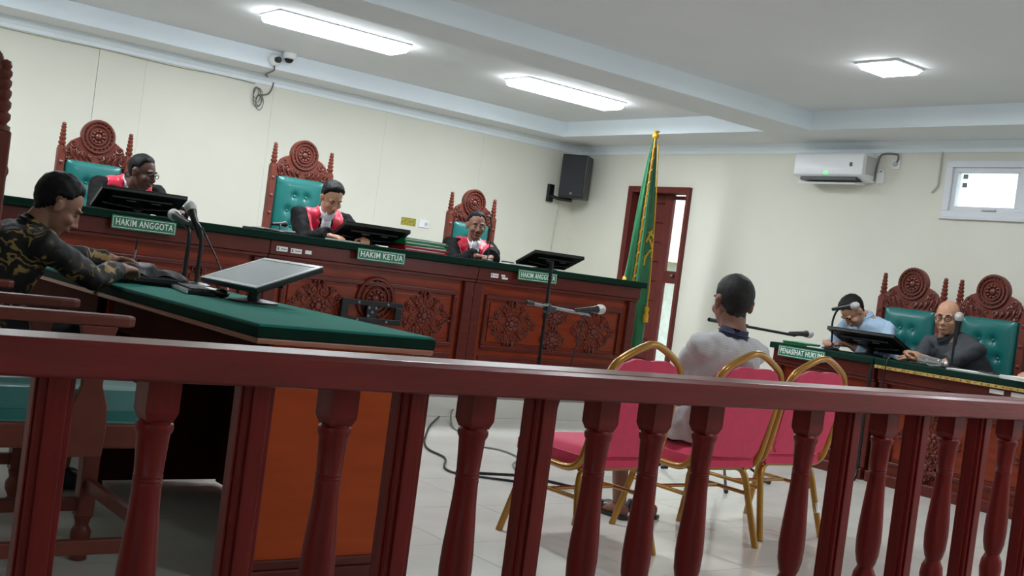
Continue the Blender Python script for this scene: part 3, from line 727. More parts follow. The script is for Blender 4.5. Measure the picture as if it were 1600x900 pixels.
prf = [(.0255,.847),(.0305,.842),(.0315,.836),(.030,.829),(.027,.824),(.0262,.812),(.0255,.80),(.0232,.758),(.0245,.755),(.0232,.751),(.0245,.748),(.0232,.744),(.0245,.740),(.0235,.735),(.0248,.70),(.0285,.65),(.032,.60),(.0335,.56),(.0315,.52),(.026,.495),(.0215,.485),(.024,.478),(.030,.465),(.033,.44),(.030,.41),(.025,.39),(.022,.36),(.022,.25),(.026,.235),(.022,.22)]
bal.lathe(prf[::-1], 18); bal.box(-b2, b2, -b2, b2, .115, .222)
bal_me = bal.mesh('baluster'); bal_me.materials.append(M_RAILV); bal_me.polygons.foreach_set('use_smooth', [True]*len(bal_me.polygons)); bal_me.set_sharp_from_angle(angle=math.radians(32))
pst = MB(); pst.box(-.027, .027, -.025, .025, .115, .915); pst.box(-.016, .016, -.031, -.025, .115, .915); pst.box(-.031,-.027,-.014,.014,.115,.915)
pst_me = pst.mesh('post'); pst_me.materials.append(M_RAILV)
for kind, xs in (('baluster', (.36,.693,1.029,1.343,1.683,1.849,2.023,2.408,2.746,3.084,3.419,3.75,4.08)), ('post', (.02,.19,.525,.863,1.184,1.509,2.578,2.905,3.24,3.585,3.915,4.25,4.4))):
    for x in xs:
        o = bpy.data.objects.new(kind, bal_me if kind == 'baluster' else pst_me); COL.objects.link(o); o.parent = rl; o.location = (x-X0, 0, 0)
        if kind == 'post':
            b = o.modifiers.new('bevel', 'BEVEL'); b.width = .003; b.segments = 2

# ------------------------------------------------------------------ flag
fl = thing('court_flag', 'furled green flag with gold cord on a gilt pole by the door', 'flag', (7.38, 7.70, 0))
lean = Vector((.075, 0, 2.66))
def flagp(z): return lean*(z/2.66)
obj('base', MB().lathe([(.17,0),(.17,.03),(.12,.05),(.03,.07),(.02,.12)], 24), M_BLACKM, fl, smooth=40)
pole = obj('pole', MB().tube([flagp(.05), flagp(1.2), flagp(2.62)], .013, 10), M_GOLD, fl, smooth=60)
wr = MB(); wr.tube([flagp(1.1+i*.0125)+Vector((.015*math.cos(i*.7), .015*math.sin(i*.7), 0)) for i in range(120)], .003, 5)
obj('spiral_wrap', wr, M_FGOLD, pole, smooth=60)
obj('finial', MB().lathe([(.012,0),(.03,.012),(.036,.03),(.028,.045),(.010,.05),(.028,.062),(.034,.075),(.001,.08)], 14, c=tuple(flagp(2.6))), M_FGOLD, pole, smooth=50)
nz, na = 44, 72; vs = []; fs = []
for i in range(nz+1):
    v = i/nz; z = 2.60-v*(2.60-.60); w = .018+.15*v**.75
    for j in range(na):
        a = 2*PI*j/na; fold = 1+.32*math.sin(6*a+1.5*v)+.14*math.sin(11*a-2*v)
        c = flagp(z)+Vector((.012+.085*v, .05*v+.02, 0))
        zz = z+(.10*math.cos(a-.6)*v if v > .6 else 0)*(v-.6)*2.5
        vs.append((c.x+w*.80*fold*math.cos(a), c.y+w*.62*fold*math.sin(a), zz))
for i in range(nz):
    for j in range(na): fs.append((i*na+j, i*na+(j+1)%na, (i+1)*na+(j+1)%na, (i+1)*na+j))
fs.append(tuple(range(nz*na, nz*na+na)))
mb = MB(); mb.v = vs; mb.f = fs
cloth = obj('flag_cloth', mb, M_FLAG, fl, smooth=80)
# gold embroidery lying on the front folds and the cord with tassel
def on_cloth(v, a, lift=.006):
    z = 2.60-v*2.0; w = .018+.15*v**.75; fold = 1+.32*math.sin(6*a+1.5*v)+.14*math.sin(11*a-2*v)
    c = flagp(z)+Vector((.012+.085*v, .05*v+.02, 0)); zz = z+(.10*math.cos(a-.6)*v if v > .6 else 0)*(v-.6)*2.5
    return Vector((c.x+(w*.80*fold+lift)*math.cos(a), c.y+(w*.62*fold+lift)*math.sin(a), zz))
em = MB()
for (v0, a0, v1, a1) in ((.44,-1.15,.47,-.75),(.47,-.75,.50,-.72),(.50,-.72,.53,-1.05),(.53,-1.05,.56,-1.2),(.45,-.7,.56,-.95),(.47,-1.1,.55,-.8),(.43,-1.0,.49,-1.25),(.55,-1.2,.60,-1.3),(.49,-.9,.52,-.85)):
    em.tube([on_cloth(v0+(v1-v0)*k/6, a0+(a1-a0)*k/6, .004) for k in range(7)], .011, 6)
obj('embroidery', em, M_FGOLD, cloth, smooth=60)
for (v0, a0) in ((.655,-3.35),(.965,-3.3)):
    em = MB().tube([on_cloth(v0+.012*k, a0+.12*k, .003) for k in range(5)], .024, 6); obj('corner_patch', em, M_FGOLD, cloth, smooth=60)
cord = MB().tube(bez([flagp(2.55)+Vector((.02,-.03,0)), on_cloth(.3,-.9,.012), on_cloth(.55,-.85,.012), on_cloth(.72,-.95,.012), on_cloth(.80,-1.0,.012)], 8), .007, 6)
obj('cord', cord, M_FGOLD, fl, smooth=60)
tp = on_cloth(.80,-1.0,.014)
obj('tassel', MB().lathe([(.008,.02),(.022,.01),(.026,-.02),(.018,-.035),(.028,-.06),(.032,-.13),(.001,-.135)][::-1], 12, c=tuple(tp)), M_FGOLD, fl, smooth=50)
# ------------------------------------------------------------------ monitors
def monitor(label, c, yaw, tilt, w, h, screen, zdesk, base_off=(0,0), screen_m=None, bezel_m=None):
    t = thing('touch_monitor', label, 'monitor', (c[0]+base_off[0], c[1]+base_off[1], zdesk), group='reclined touch monitors')
    u = Vector((math.cos(yaw), math.sin(yaw), 0)); n0 = Vector((-math.sin(yaw), math.cos(yaw), 0))
    v = n0*math.sin(tilt)+Vector((0,0,1))*math.cos(tilt); wv = u.cross(v)
    R = Matrix((u, v, wv)).transposed().to_4x4(); R.translation = Vector(c)-Vector(t.location)
    k = 1 if screen > 0 else -1
    sh = obj('shell', MB().box(-w/2, w/2, -h/2, h/2, -.012, .012, R).box(-w*.36, w*.36, -h*.34, h*.28, -k*.03, -k*.012, R), M_BLACK, t, bevel=.005)
    fr = MB(); b = .022; z0, z1 = (.012, .016) if k > 0 else (-.016, -.012)
    for q in ((-w/2,w/2,-h/2,-h/2+b),(-w/2,w/2,h/2-b,h/2),(-w/2,-w/2+b,-h/2+b,h/2-b),(w/2-b,w/2,-h/2+b,h/2-b)): fr.box(q[0],q[1],q[2],q[3],z0,z1,R)
    obj('bezel', fr, bezel_m or M_BLACK, t)
    obj('screen', MB().box(-w/2+b, w/2-b, -h/2+b, h/2-b, min(z0,z1), (z0+z1)/2 if k > 0 else z1-.001, R), screen_m or M_BLACK, t)
    bk = -k
    mm = MB()
    for sx in (-.12, .17): mm.box(sx*w-.03, sx*w+.03, h*.18, h*.21, min(bk*.0305,bk*.032), max(bk*.0305,bk*.032), R)
    obj('rating_label', mm, M_APPLG, sh)
    mm = MB(); mm.tube([R @ Vector((-.42*w, -.05*h, bk*.028)), R @ Vector((0, -.14*h, bk*.034)), R @ Vector((.42*w, -.05*h, bk*.028))], .006, 6)
    obj('back_ridge', mm, mat('dark_grey_plastic', (52,52,56), .35), sh, smooth=60)
    p = R @ Vector((0, -.1*h, bk*.03))
    obj('neck', MB().tube([p, Vector((p.x*.6, p.y*.6, p.z*.55)), Vector((0,0,.012))], [.035,.026,.03], 10), M_BLACK, t, smooth=50)
    obj('base', MB().lathe([(.105,0),(.105,.008),(.05,.016),(.03,.018)], 24), M_BLACK, t, smooth=40)
    return t
monitor('reclined black monitor in front of the left judge', (2.585, 7.46, 1.315), -.10, -1.2, .55, .34, -1, 1.235, (.02,.12))
monitor('reclined black monitor in front of the presiding judge', (4.42, 7.55, 1.318), -.14, -1.2, .54, .33, -1, 1.235, (.03,.10))
monitor('reclined black monitor in front of the right judge', (6.15, 7.44, 1.315), -.10, -1.2, .51, .31, -1, 1.235, (.02,.08))
monitor('black monitor reclined before the light blue shirted man', (7.42, 5.06, 1.0), -1.55, -1.2, .58, .35, -1, .895, (.03,.02))
monitor('silver framed grey monitor lying tilted on the clerk desk', (2.11, 4.47, 1.015), -1.53, 1.2, .52, .32, 1, .895, (-.02,0), M_SCREEN, M_SILVER)

# ------------------------------------------------------------------ microphones
def mic_parts(t, tip, d, s=1., gm=None):
    # handheld microphone: head centre at tip, handle pointing back along -d
    d = Vector(d).normalized(); q = d.to_track_quat('Z','Y').to_matrix().to_4x4(); q.translation = Vector(tip)
    b = obj('microphone_body', MB().lathe([(.010*s,-.175*s),(.011*s,-.17*s),(.0165*s,-.045*s),(.021*s,-.03*s),(.021*s,-.018*s)], 14, M=q), M_BLACK, t, smooth=50)
    obj('grille', MB().lathe([(.021*s,-.02*s),(.0265*s,-.004*s),(.026*s,.012*s),(.019*s,.025*s),(.008*s,.031*s),(.001,.032*s)], 16, M=q), gm or M_MESH, b, smooth=70)
    return b
def desk_mic(label, base, pts, tip, d, s=1., pole=.009, baser=.07):
    t = thing('desk_microphone', label, 'microphone', base, group='desk microphones')
    obj('base', MB().lathe([(baser,0),(baser,.012),(baser*.7,.02),(.015,.024)], 20), M_BLACK, t, smooth=40)
    P = [(0,0,.02)]+[tuple(Vector(p)-Vector(base)) for p in pts]
    obj('stem', MB().tube(bez(P, 6), pole, 8), M_BLACK, t, smooth=60)
    mic_parts(t, Vector(tip)-Vector(base), d, s, M_BLACK if s < .95 else None)
    return t
desk_mic('grey headed microphone on black stand, left of the clerk pair', (2.14, 5.40, .895), [(2.14,5.40,1.0),(2.14,5.40,1.15),(2.13,5.46,1.20),(2.125,5.50,1.21)], (2.12, 5.58, 1.235), (-.05,1,.18), 1.15, .012)
desk_mic('grey headed microphone on black stand, right of the clerk pair', (2.19, 5.36, .895), [(2.19,5.36,1.0),(2.19,5.36,1.13),(2.185,5.385,1.18),(2.175,5.44,1.215)], (2.165, 5.49, 1.282), (-.12,.6,.75), 1.15, .012)
desk_mic('slim gooseneck microphone before the light blue shirted man', (7.28, 5.31, .895), [(7.28,5.31,1.0),(7.275,5.32,1.10),(7.27,5.30,1.18),(7.265,5.27,1.215)], (7.25, 5.12, 1.253), (-.05,-1,.22), 1.2, .008)
desk_mic('upright microphone before the bald man in grey', (7.27, 4.29, .895), [(7.27,4.29,1.0),(7.27,4.29,1.10),(7.268,4.29,1.14)], (7.262, 4.275, 1.262), (-.1,-.1,1), 1.15, .009)
desk_mic('small black gooseneck microphone before the presiding judge', (3.60, 7.42, 1.235), [(3.60,7.42,1.26),(3.61,7.44,1.29),(3.63,7.47,1.30)], (3.67, 7.50, 1.305), (1,.6,.1), .9, .006, .05)
desk_mic('thin gooseneck microphone before the right judge', (5.53, 7.50, 1.235), [(5.53,7.50,1.3),(5.535,7.50,1.45),(5.53,7.52,1.56)], (5.525, 7.53, 1.60), (-.1,.4,1), .5, .005, .05)
def floor_stand(label, x, y, ztop, clampz, b0, b1, mic, md, legs, hub=.17, rl=.33):
    t = thing('microphone_stand', label, 'microphone stand', (x, y, 0), group='floor microphone stands')
    obj('pole', MB().tube([(0,0,hub*.6),(0,0,.72)], .013, 10).tube([(0,0,.70),(0,0,ztop)], .010, 10), M_BLACKM, t, smooth=60)
    obj('collar', MB().lathe([(.013,0),(.022,.004),(.022,.05),(.013,.055)], 12, c=(0,0,hub-.01)), M_BLACK, t, smooth=40)
    obj('clamp', MB().ball((0,-.012,clampz), (.026,.03,.03)).box(-.03,.03,-.05,-.01,clampz-.012,clampz+.012), M_BLACK, t, smooth=50)
    b0 = Vector(b0)-Vector((x,y,0)); b1 = Vector(b1)-Vector((x,y,0))
    bm = obj('boom', MB().tube([b0, b1], .0095, 10), M_STEEL if 'grey' in label else M_BLACKM, t, smooth=60)
    obj('boom_grip', MB().tube([b0, b0.lerp(b1,.1)], .013, 10), M_BLACK, bm, smooth=60)
    mp = mic_parts(t, Vector(mic)-Vector((x,y,0)), md, 1.1)
    e = Vector(mic)-Vector((x,y,0))-Vector(md).normalized()*.09
    obj('mic_clip', MB().tube([b1, (b1+e)/2, e], .013, 8), M_BLACK, t, smooth=60)
    for a in legs:
        d = Vector((math.cos(a), math.sin(a), 0)); lg = obj('leg', MB().tube([d*.015+Vector((0,0,hub)), d*rl+Vector((0,0,.018))], .009, 8), M_BLACKM, t, smooth=60)
        obj('rubber_foot', MB().tube([d*(rl-.02)+Vector((0,0,.022)), d*(rl+.025)+Vector((0,0,.014))], .014, 8), M_BLACK, lg, smooth=60)
    return t
floor_stand('floor stand with grey boom and microphone in front of the judges bench', 4.0, 4.82, 1.258, .995, (3.84,4.80,1.015), (4.315,4.80,.985), (4.385,4.80,1.022), (1,0,.12), (-.61, 2.27, .85), .05, .30)
floor_stand('black boom microphone stand beyond the seated man', 5.61, 4.81, 1.04, 1.022, (5.31,4.80,1.035), (6.16,4.80,.995), (6.32,4.80,1.014), (1,-.05,.05), (-.22, -2.3, 1.87), .22, .39)

# ------------------------------------------------------------------ papers, folders, keyboard and other things on the desks
def sheet(label, name, cat, loc, rz, w, l, h, m, cover=None):
    t = thing(name, label, cat, loc, rz)
    mb = MB(); n = max(1, int(h/.002)) if h < .02 else 8
    for k in range(n):
        a = random.uniform(-.03,.03); o_ = h/n*k
        mb.box(-w/2, w/2, -l/2, l/2, o_, o_+h/n*.8, Matrix.Rotation(a, 4, 'Z'))
    obj('sheets', mb, m, t)
    if cover: obj('cover', MB().box(-w/2-.006, w/2+.006, -l/2-.006, l/2+.006, h, h+.003), cover, t)
    return t
z = 1.235
for k, (m, dx, a, h) in enumerate(((M_FRED,0,.02,.024),(M_FRED,.01,-.06,.024),(M_FGREEN,-.01,.05,.024),(M_FGREEN,.0,-.03,.024))):
    t = thing('case_folder', ('lowest red', 'upper red', 'lower green', 'top green')[k]+' folder in the pile beside the middle monitor', 'folder', (4.84+dx, 7.50, z), a, 'folders stacked on the judges bench')
    obj('back_cover', MB().box(-.20,.20,-.12,.12,0,.002), m, t); obj('front_cover', MB().box(-.20,.20,-.12,.12,h-.003,h-.001), m, t); obj('spine', MB().box(-.202,-.20,-.12,.12,0,h-.001).box(-.20,.20,-.122,-.12,0,h*.45), m, t)
    obj('papers', MB().box(-.19,.18,-.115,.112,.003,h-.004), M_PAPER, t)
    z += h
sheet('loose white sheets on top of the folder pile', 'paper_stack', 'paper', (4.78, 7.50, z), .1, .22, .2, .006, M_PAPER)
sheet('white document the presiding judge reads', 'open_document', 'paper', (4.12, 7.42, 1.236), .3, .21, .16, .012, M_PAPER)
t = thing('paper_stack', 'dark folders lying left of the presiding judge', 'folder', (3.62, 7.62, 1.235), .1); obj('folder', MB().box(-.17,.17,-.1,.1,0,.02), M_LEATHER, t, bevel=.003); obj('paper', MB().box(-.10,.16,-.09,.08,.02,.028), M_PAPER, t)
t = thing('paper_stack', 'crumpled white papers before the right judge', 'paper', (5.72, 7.40, 1.235), .2); obj('papers', MB().box(-.1,.1,-.06,.06,0,.012), M_PAPER, t); obj('phone', MB().box(-.09,-.02,-.03,.05,.012,.022), M_BLACK, t)
# clerk desks
kb = thing('keyboard', 'black keyboard with white edge in front of the tilted grey monitor', 'keyboard', (1.96, 4.81, .895), math.radians(78))
obj('case', MB().box(-.20,.20,-.065,.065,0,.02), M_BLACK, kb, bevel=.004)
obj('front_edge', MB().box(-.20,.20,.060,.068,.004,.017), M_SILVER, kb)
kme = MB().box(-.008,.008,-.008,.008,0,.008).mesh('key'); kme.materials.append(mat('grey_key', (60,62,66), .5))
for i in range(19):
    for j in range(5):
        o = bpy.data.objects.new('key', kme); COL.objects.link(o); o.parent = kb; o.location = (-.18+.02*i, -.045+.021*j, .02)
ms = thing('computer_mouse', 'black computer mouse beside the tilted grey monitor', 'mouse', (2.0, 4.60, .895), 1.4)
obj('shell', MB().ball((0,0,.020), (.055,.032,.020)), M_BLACK, ms, smooth=80); obj('wheel', MB().tube([(.025,-.004,.036),(.025,.004,.036)], .006, 8), M_STEEL, ms)
bgo = thing('document_bag', 'black leather document bag on the clerk desk', 'bag', (1.83, 5.14, .895), math.radians(-8))
n1, n2 = 24, 12; vs = []; fs = []
for j in range(n2+1):
    for i in range(n1+1):
        u = i/n1*2-1; v = j/n2*2-1; k = (1-abs(u)**5)*(1-abs(v)**4)
        vs.append((.19*u, .10*v, .045+.045*max(k,0)**.6*(.55+.45*(u < .3)*(1) if True else 1)+.008*math.sin(9*u+3*v)))
for j in range(n2):
    for i in range(n1): a = j*(n1+1)+i; fs.append((a,a+1,a+n1+2,a+n1+1))
mb = MB(); mb.v = vs; mb.f = fs; obj('top_flap', mb, M_LEATHER, bgo, smooth=80)
obj('body', MB().box(-.19,.19,-.10,.10,0,.047), M_LEATHER, bgo, bevel=.015)
obj('zip', MB().box(-.185,.185,-.1025,-.10,.033,.0355), M_STEEL, bgo); obj('zip_pull', MB().box(.18,.195,-.106,-.098,.026,.040), M_STEEL, bgo)
sheet('pink paper sticking out beside the black bag', 'pink_paper', 'paper', (2.20, 5.60, .895), .3, .13, .22, .012, M_PINK)
sheet('white notepad under the writing hand', 'notepad', 'paper', (1.84, 5.33, .895), .2, .15, .16, .05, M_PAPER)
sheet('white papers between keyboard and microphones', 'paper_stack', 'paper', (2.16, 5.20, .895), .1, .14, .2, .008, M_PAPER)
pn = thing('pen', 'dark pen held upright by the writing man', 'pen', (1.80, 5.17, .985))
obj('barrel', MB().tube([(0,0,0),(.008,.008,.07)], [.0045,.0055], 8), M_STEEL, pn, smooth=60); obj('cap', MB().tube([(.007,.007,.06),(.012,.012,.105)], .006, 8), M_BLACK, pn, smooth=60)
# defence desks
sheet('green folder at the far end of the defence desk', 'green_folder', 'folder', (7.30, 5.60, .895), .2, .24, .20, .018, M_FGREEN, M_FGREEN)
sheet('open white papers beside the green folder', 'paper_stack', 'paper', (7.30, 5.40, .895), .15, .2, .16, .006, M_PAPER)
sheet('white papers lying in front of the bald man', 'paper_stack', 'paper', (7.24, 4.08, .895), .2, .2, .34, .012, M_PAPER)
sheet('white papers at the right edge of the defence desk', 'paper_stack', 'paper', (7.20, 3.72, .895), -.2, .24, .2, .024, M_PAPER)
t = thing('mobile_phone', 'black phone lying on papers before the bald man', 'phone', (7.22, 3.98, .908), 1.3); obj('case', MB().box(-.07,.07,-.035,.035,0,.010), M_BLACK, t, bevel=.004); obj('screen', MB().box(-.065,.065,-.031,.031,.010,.0108), mat('dark_glass', (12,14,18), .08), t)
bt = thing('water_bottle', 'clear plastic water bottle lying on its side on the defence desk', 'bottle', (7.26, 4.44, .928), 0)
Rb = Matrix.Rotation(PI/2, 4, 'X') @ Matrix.Identity(4)
obj('bottle_shell', MB().lathe([(.024,-.10),(.031,-.09),(.032,-.04),(.029,-.03),(.032,-.02),(.032,.03),(.029,.04),(.031,.05),(.024,.075),(.013,.095),(.013,.11)], 18, M=Rb), M_BOTTLE, bt, smooth=60)
obj('cap', MB().lathe([(.015,.108),(.015,.125),(.012,.127)], 14, M=Rb), M_WHITE, bt, smooth=40)
# cables on the floor and desks
tag(obj('floor_cable', MB().tube(bez([(4.9,7.0,.012),(4.55,6.6,.008),(4.25,6.2,.008),(4.09,5.97,.008),(3.98,5.75,.008),(3.93,5.5,.008),(3.74,5.22,.008),(3.74,5.07,.008),(3.85,4.98,.008),(3.99,4.87,.008)], 8), .007, 7), M_BLACK, smooth=60), 'black cable snaking over the floor to the middle microphone stand', 'cable')
cl = MB(); cl.tube(bez([(5.25,7.16,.155),(5.05,7.05,.05),(4.75,6.6,.008),(4.65,6.3,.008),(4.60,6.1,.008),(4.48,6.05,.008),(4.45,5.9,.008),(4.55,5.75,.008),(4.5,5.5,.008),(4.3,5.3,.008),(4.1,4.95,.008)], 8), .006, 7)
tag(obj('floor_cable', cl, M_CABLE, smooth=60), 'grey cable looping on the floor behind the empty red chair', 'cable')
tag(obj('microphone_cable', MB().tube(bez([(4.28,4.80,.985),(4.24,4.80,.8),(4.18,4.81,.5),(4.12,4.82,.2),(4.08,4.84,.02)], 6), .005, 6), M_BLACK, smooth=60), 'black cable hanging from the grey boom', 'cable')
tag(obj('microphone_cable', MB().tube(bez([(2.19,5.375,1.19),(2.25,5.30,1.05),(2.285,5.22,.93),(2.27,5.15,.902)], 6), .004, 6), M_BLACK, smooth=60), 'thin black cable trailing from the clerk microphones', 'cable')
tag(obj('desk_cable', MB().tube(bez([(7.25,4.45,.9),(7.14,4.62,.902),(7.065,4.66,.895),(7.06,4.67,.6),(7.06,4.66,.3),(7.05,4.6,.01)], 6), .005, 6), M_BLACK, smooth=60), 'black cable hanging over the yellow edged defence desk', 'cable')
tag(obj('power_strip_cable', MB().tube(bez([(7.07,4.785,.85),(7.06,4.785,.5),(7.06,4.785,.1),(7.0,4.76,.012)], 6), .012, 7), M_BLACK, smooth=60), 'thick black cable in the gap between the defence desks', 'cable')
# ------------------------------------------------------------------ people
SK = lambda n, c: mat('skin_'+n, c, .55, var=.06, scale=18, sss=.08)
M_HAIR = mat('black_hair', (11,10,11), .6, var=.3, scale=60, stretch=(6,6,1), bump=.2, bscale=160, spec=.25)
M_HAIRG = mat('greying_hair', (22,21,22), .6, rgb2=(48,45,44), scale=50, stretch=(5,5,1), bump=.2, bscale=160, spec=.25)
M_EYEW = mat('eye_white', (176,166,156), .35); M_IRIS = mat('dark_iris', (30,20,16), .2); M_LIP = mat('lips', (128,72,62), .5)
def remesh(mb, vox, it=4, name='body', fac=.5):
    me = mb.mesh('tmp'); o = bpy.data.objects.new('tmp', me); COL.objects.link(o)
    r = o.modifiers.new('r', 'REMESH'); r.mode = 'VOXEL'; r.voxel_size = vox; r.use_smooth_shade = True
    s = o.modifiers.new('s', 'SMOOTH'); s.factor = fac; s.iterations = it
    dg = bpy.context.evaluated_depsgraph_get(); out = bpy.data.meshes.new_from_object(o.evaluated_get(dg))
    bpy.data.objects.remove(o); bpy.data.meshes.remove(me); out.name = name; out.materials.clear()
    out.polygons.foreach_set('use_smooth', [True]*len(out.polygons))
    return out
def shell_of(me, test, thick, fade=None, name='shell'):
    # lift the faces of a finished mesh that pass the test off the surface; makes a closed thin shell
    b = bmesh.new(); b.from_mesh(me); b.normal_update()
    kill = [f for f in b.faces if not all(test(v.co) for v in f.verts)]
    bmesh.ops.delete(b, geom=kill, context='FACES')
    for v in [v for v in b.verts if not v.link_faces]: b.verts.remove(v)
    bound = {v for e in b.edges if e.is_boundary for v in e.verts}
    nrm = {v: v.normal.copy() for v in b.verts}
    for v in b.verts:
        q = fade(v.co) if fade else 1.
        v.co += nrm[v]*(thick*q if v not in bound else -.002)
    out = bpy.data.meshes.new(name); b.to_mesh(out); b.free()
    out.polygons.foreach_set('use_smooth', [True]*len(out.polygons)); return out
def ik(S, T, l1, l2, pole):
    d = T-S; L = min(d.length, (l1+l2)*.995); d.normalize()
    a = (l1*l1-l2*l2+L*L)/(2*L); h = math.sqrt(max(l1*l1-a*a, 0))
    p = pole-d*pole.dot(d); p.normalize()
    return S+d*a+p*h, S+d*L
def hand(mb, W, d, n, side, curl=.5, spread=.06, s=1.):
    # wrist W, pointing d, back of hand along n, thumb on the 'side' vector
    d = d.normalized(); n = (n-d*n.dot(d)).normalized(); x = side-d*side.dot(d)-n*side.dot(n); x.normalize()
    mb.tube([W-d*.02, W+d*.02*s, W+d*.055*s, W+d*.088*s], [(.026,.019),(.032*s,.017*s),(.041*s,.016*s),(.038*s,.012*s)], 10, side=x)
    for k, (o, l) in enumerate(((.028,.072),(.0095,.08),(-.0095,.075),(-.028,.058))):
        p = W+d*.082*s+x*o*s; dd = (d+x*o*spread*20).normalized(); pts = [p-dd*.015]; a = 0
        q = p
        for seg in range(3):
            a += curl*(.55+.35*seg); v = dd*math.cos(a)-n*math.sin(a); pts.append(q); q = q+v*l*s*(.42,.33,.25)[seg]
        pts.append(q); mb.tube(pts, [.0095*s,.0095*s,.009*s,.0082*s,.0068*s], 8); mb.ball(q, .0070*s, nu=8, nv=6)
    t0 = W+d*.025*s+x*.03*s; t1 = t0+(d*.55+x*.75-n*.25).normalized()*.042*s; t2 = t1+(d*.85+x*.2-n*.4).normalized()*.032*s; t3 = t2+(d*.9-x*.1-n*.5).normalized()*.022*s
    mb.tube([t0-x*.015, t0, t1, t2, t3], [.014*s,.0135*s,.0115*s,.0105*s,.008*s], 8); mb.ball(t3, .008*s, nu=8, nv=6)

def person(name, label, pelvis, headc, body_yaw, face_yaw, face_pitch, hands, skin, hair='short', hairm=None, outfit='shirt', top_m=None, leg_m=None,
           roll=0., foot_y=.32, knee_y=.44, floor=0., long_sleeve=True, curl=(.6,.6), palm=((0,0,1),(0,0,1)), hdir=(None,None), extra=None, sw=.185, bulk=1., elbow=(None,None), foot_dx=.1, hscale=1., eyes_open=1., moustache=False, glasses=False, smile=False, thigh_z=.0, hunch=0., neck=.055):
    base = Vector((pelvis[0], pelvis[1], floor))
    root = thing(name, label, 'person', base)
    O = lambda p: Vector(p)-base
    P0 = O(pelvis); HC = O(headc)
    a = math.radians(body_yaw); F = Vector((math.cos(a), math.sin(a), 0)); Rt = Vector((F.y, -F.x, 0)); Z = Vector((0,0,1))
    # head frame
    fa = math.radians(face_yaw); fp = math.radians(face_pitch)
    hy = Vector((math.cos(fa)*math.cos(fp), math.sin(fa)*math.cos(fp), math.sin(fp))); hx = hy.cross(Z).normalized(); hz = hx.cross(hy)
    ro = math.radians(roll); hx, hz = hx*math.cos(ro)+hz*math.sin(ro), hz*math.cos(ro)-hx*math.sin(ro)
    H = Matrix((hx, hy, hz)).transposed().to_4x4(); H.translation = HC
    Hs = H @ Matrix.Scale(hscale, 4); H3 = H.to_3x3()
    # spine
    NB = HC-hz*.10*hscale-hy*.04-Z*(.045-hunch)-F*hunch*.8                # base of the neck
    mid = P0.lerp(NB, .5)+(-F*.035+Z*.02)
    def sp(t): return P0*(1-t)**2+mid*2*t*(1-t)+NB*t*t
    up = (NB-sp(.7)).normalized(); chest_f = (F-up*F.dot(up)).normalized()
    body = MB()
    tor = [(-.06,.150,.105),(0.,.165,.115),(.22,.155,.115),(.42,.150,.115),(.62,.163,.118),(.78,.168,.11),(.88,.145,.088),(.95,.09,.068),(1.02,.056,.056)]
    def torso(mb, k, top=len(tor)):
        pts = []; rr = []
        for t, rx, ry in tor[:top]:
            pts.append(sp(t) if t >= 0 else P0-Z*.06); rr.append((rx*bulk+k, ry*bulk+k))
        mb.tube(pts, rr, 20, side=Rt)
    torso(body, -.006)
    # head
    B = lambda c, r, R=None: body.ball(Hs @ Vector(c), tuple(q*hscale for q in r), (H3 @ R if R else H3), 18, 12)
    B((0,-.012,.028),(.077,.097,.090)); B((0,.022,-.030),(.063,.069,.088)); B((0,.050,-.092),(.033,.032,.024)); B((0,.02,-.075),(.052,.052,.036))
    body.tube([Hs @ Vector((0,.088,.016)), Hs @ Vector((0,.099,-.012)), Hs @ Vector((0,.112,-.032)), Hs @ Vector((0,.098,-.042))], [.008*hscale,.0095*hscale,.0125*hscale,.009*hscale], 8)
    for s in (-1, 1):
        B((s*.0125,.096,-.038),(.009,.010,.008)); B((s*.040,.060,-.030),(.024,.026,.024)); B((s*.030,.078,.025),(.027,.014,.009))
        B((s*.079,-.008,-.012),(.009,.019,.031), Matrix.Rotation(s*.35, 3, 'Z')); B((s*.083,-.014,.004),(.008,.017,.016), Matrix.Rotation(s*.35, 3, 'Z'))
    B((0,.088,-.060),(.024,.012,.007)); B((0,.086,-.071),(.021,.012,.007))
    body.tube([NB-up*.04, NB+up*.02, HC-hz*.10*hscale-hy*.022, HC-hz*.05*hscale-hy*.02], [.066,neck,neck,neck-.002], 14)
    # arms
    sh = sp(.84); arms = []
    clo = MB()
    for i, s in enumerate((1, -1)):
        S = sh+Rt*(s*sw*bulk**.5); T = O(hands[i]); pole = Vector(elbow[i]) if elbow[i] else (Rt*s*.55-Z*.8-F*.25)
        E_, Wr = ik(S, T, .285, .25, pole); arms.append((S, E_, Wr, s))
        body.tube([sh+Rt*s*.08, S, S.lerp(E_,.5), E_, E_.lerp(Wr,.35), Wr], [.06,.052,.045,.038,.037,.025], 12)
        hd = Vector(hdir[i]) if hdir[i] else (Wr-E_)
        hand(body, Wr, hd, Vector(palm[i]), -Rt*s, curl[i])
    # legs
    legs = []
    for s in (1, -1):
        hip = P0+Rt*s*.085-Z*.02; K = P0+Rt*s*.11+F*knee_y+Z*thigh_z; A = Vector((0,0,.08))+Vector((P0.x,P0.y,0))+Rt*s*foot_dx+F*foot_y
        legs.append((hip, K, A, s))
        body.tube([hip, hip.lerp(K,.5), K, K.lerp(A,.3), K.lerp(A,.7), A], [.082,.072,.055,.052,.042,.036], 14)
        body.tube([A-F*.05-Z*.04, A-Z*.035+F*.02, A+F*.10-Z*.055, A+F*.17-Z*.066], [(.030,.034),(.034,.038),(.042,.022),(.036,.014)], 10, side=Rt)
        for q in range(5): body.ball(A+F*(.185-.008*abs(q-1))+Rt*(s*-1)*(.028-.014*q)-Z*.068, (.009,.012,.009) if q else (.012,.014,.011), nu=8, nv=5)
    me = remesh(body, .0062, 3, 'body'); me.materials.append(skin)
    bo = obj('body', me, None, root)
    Hi = Hs.inverted()
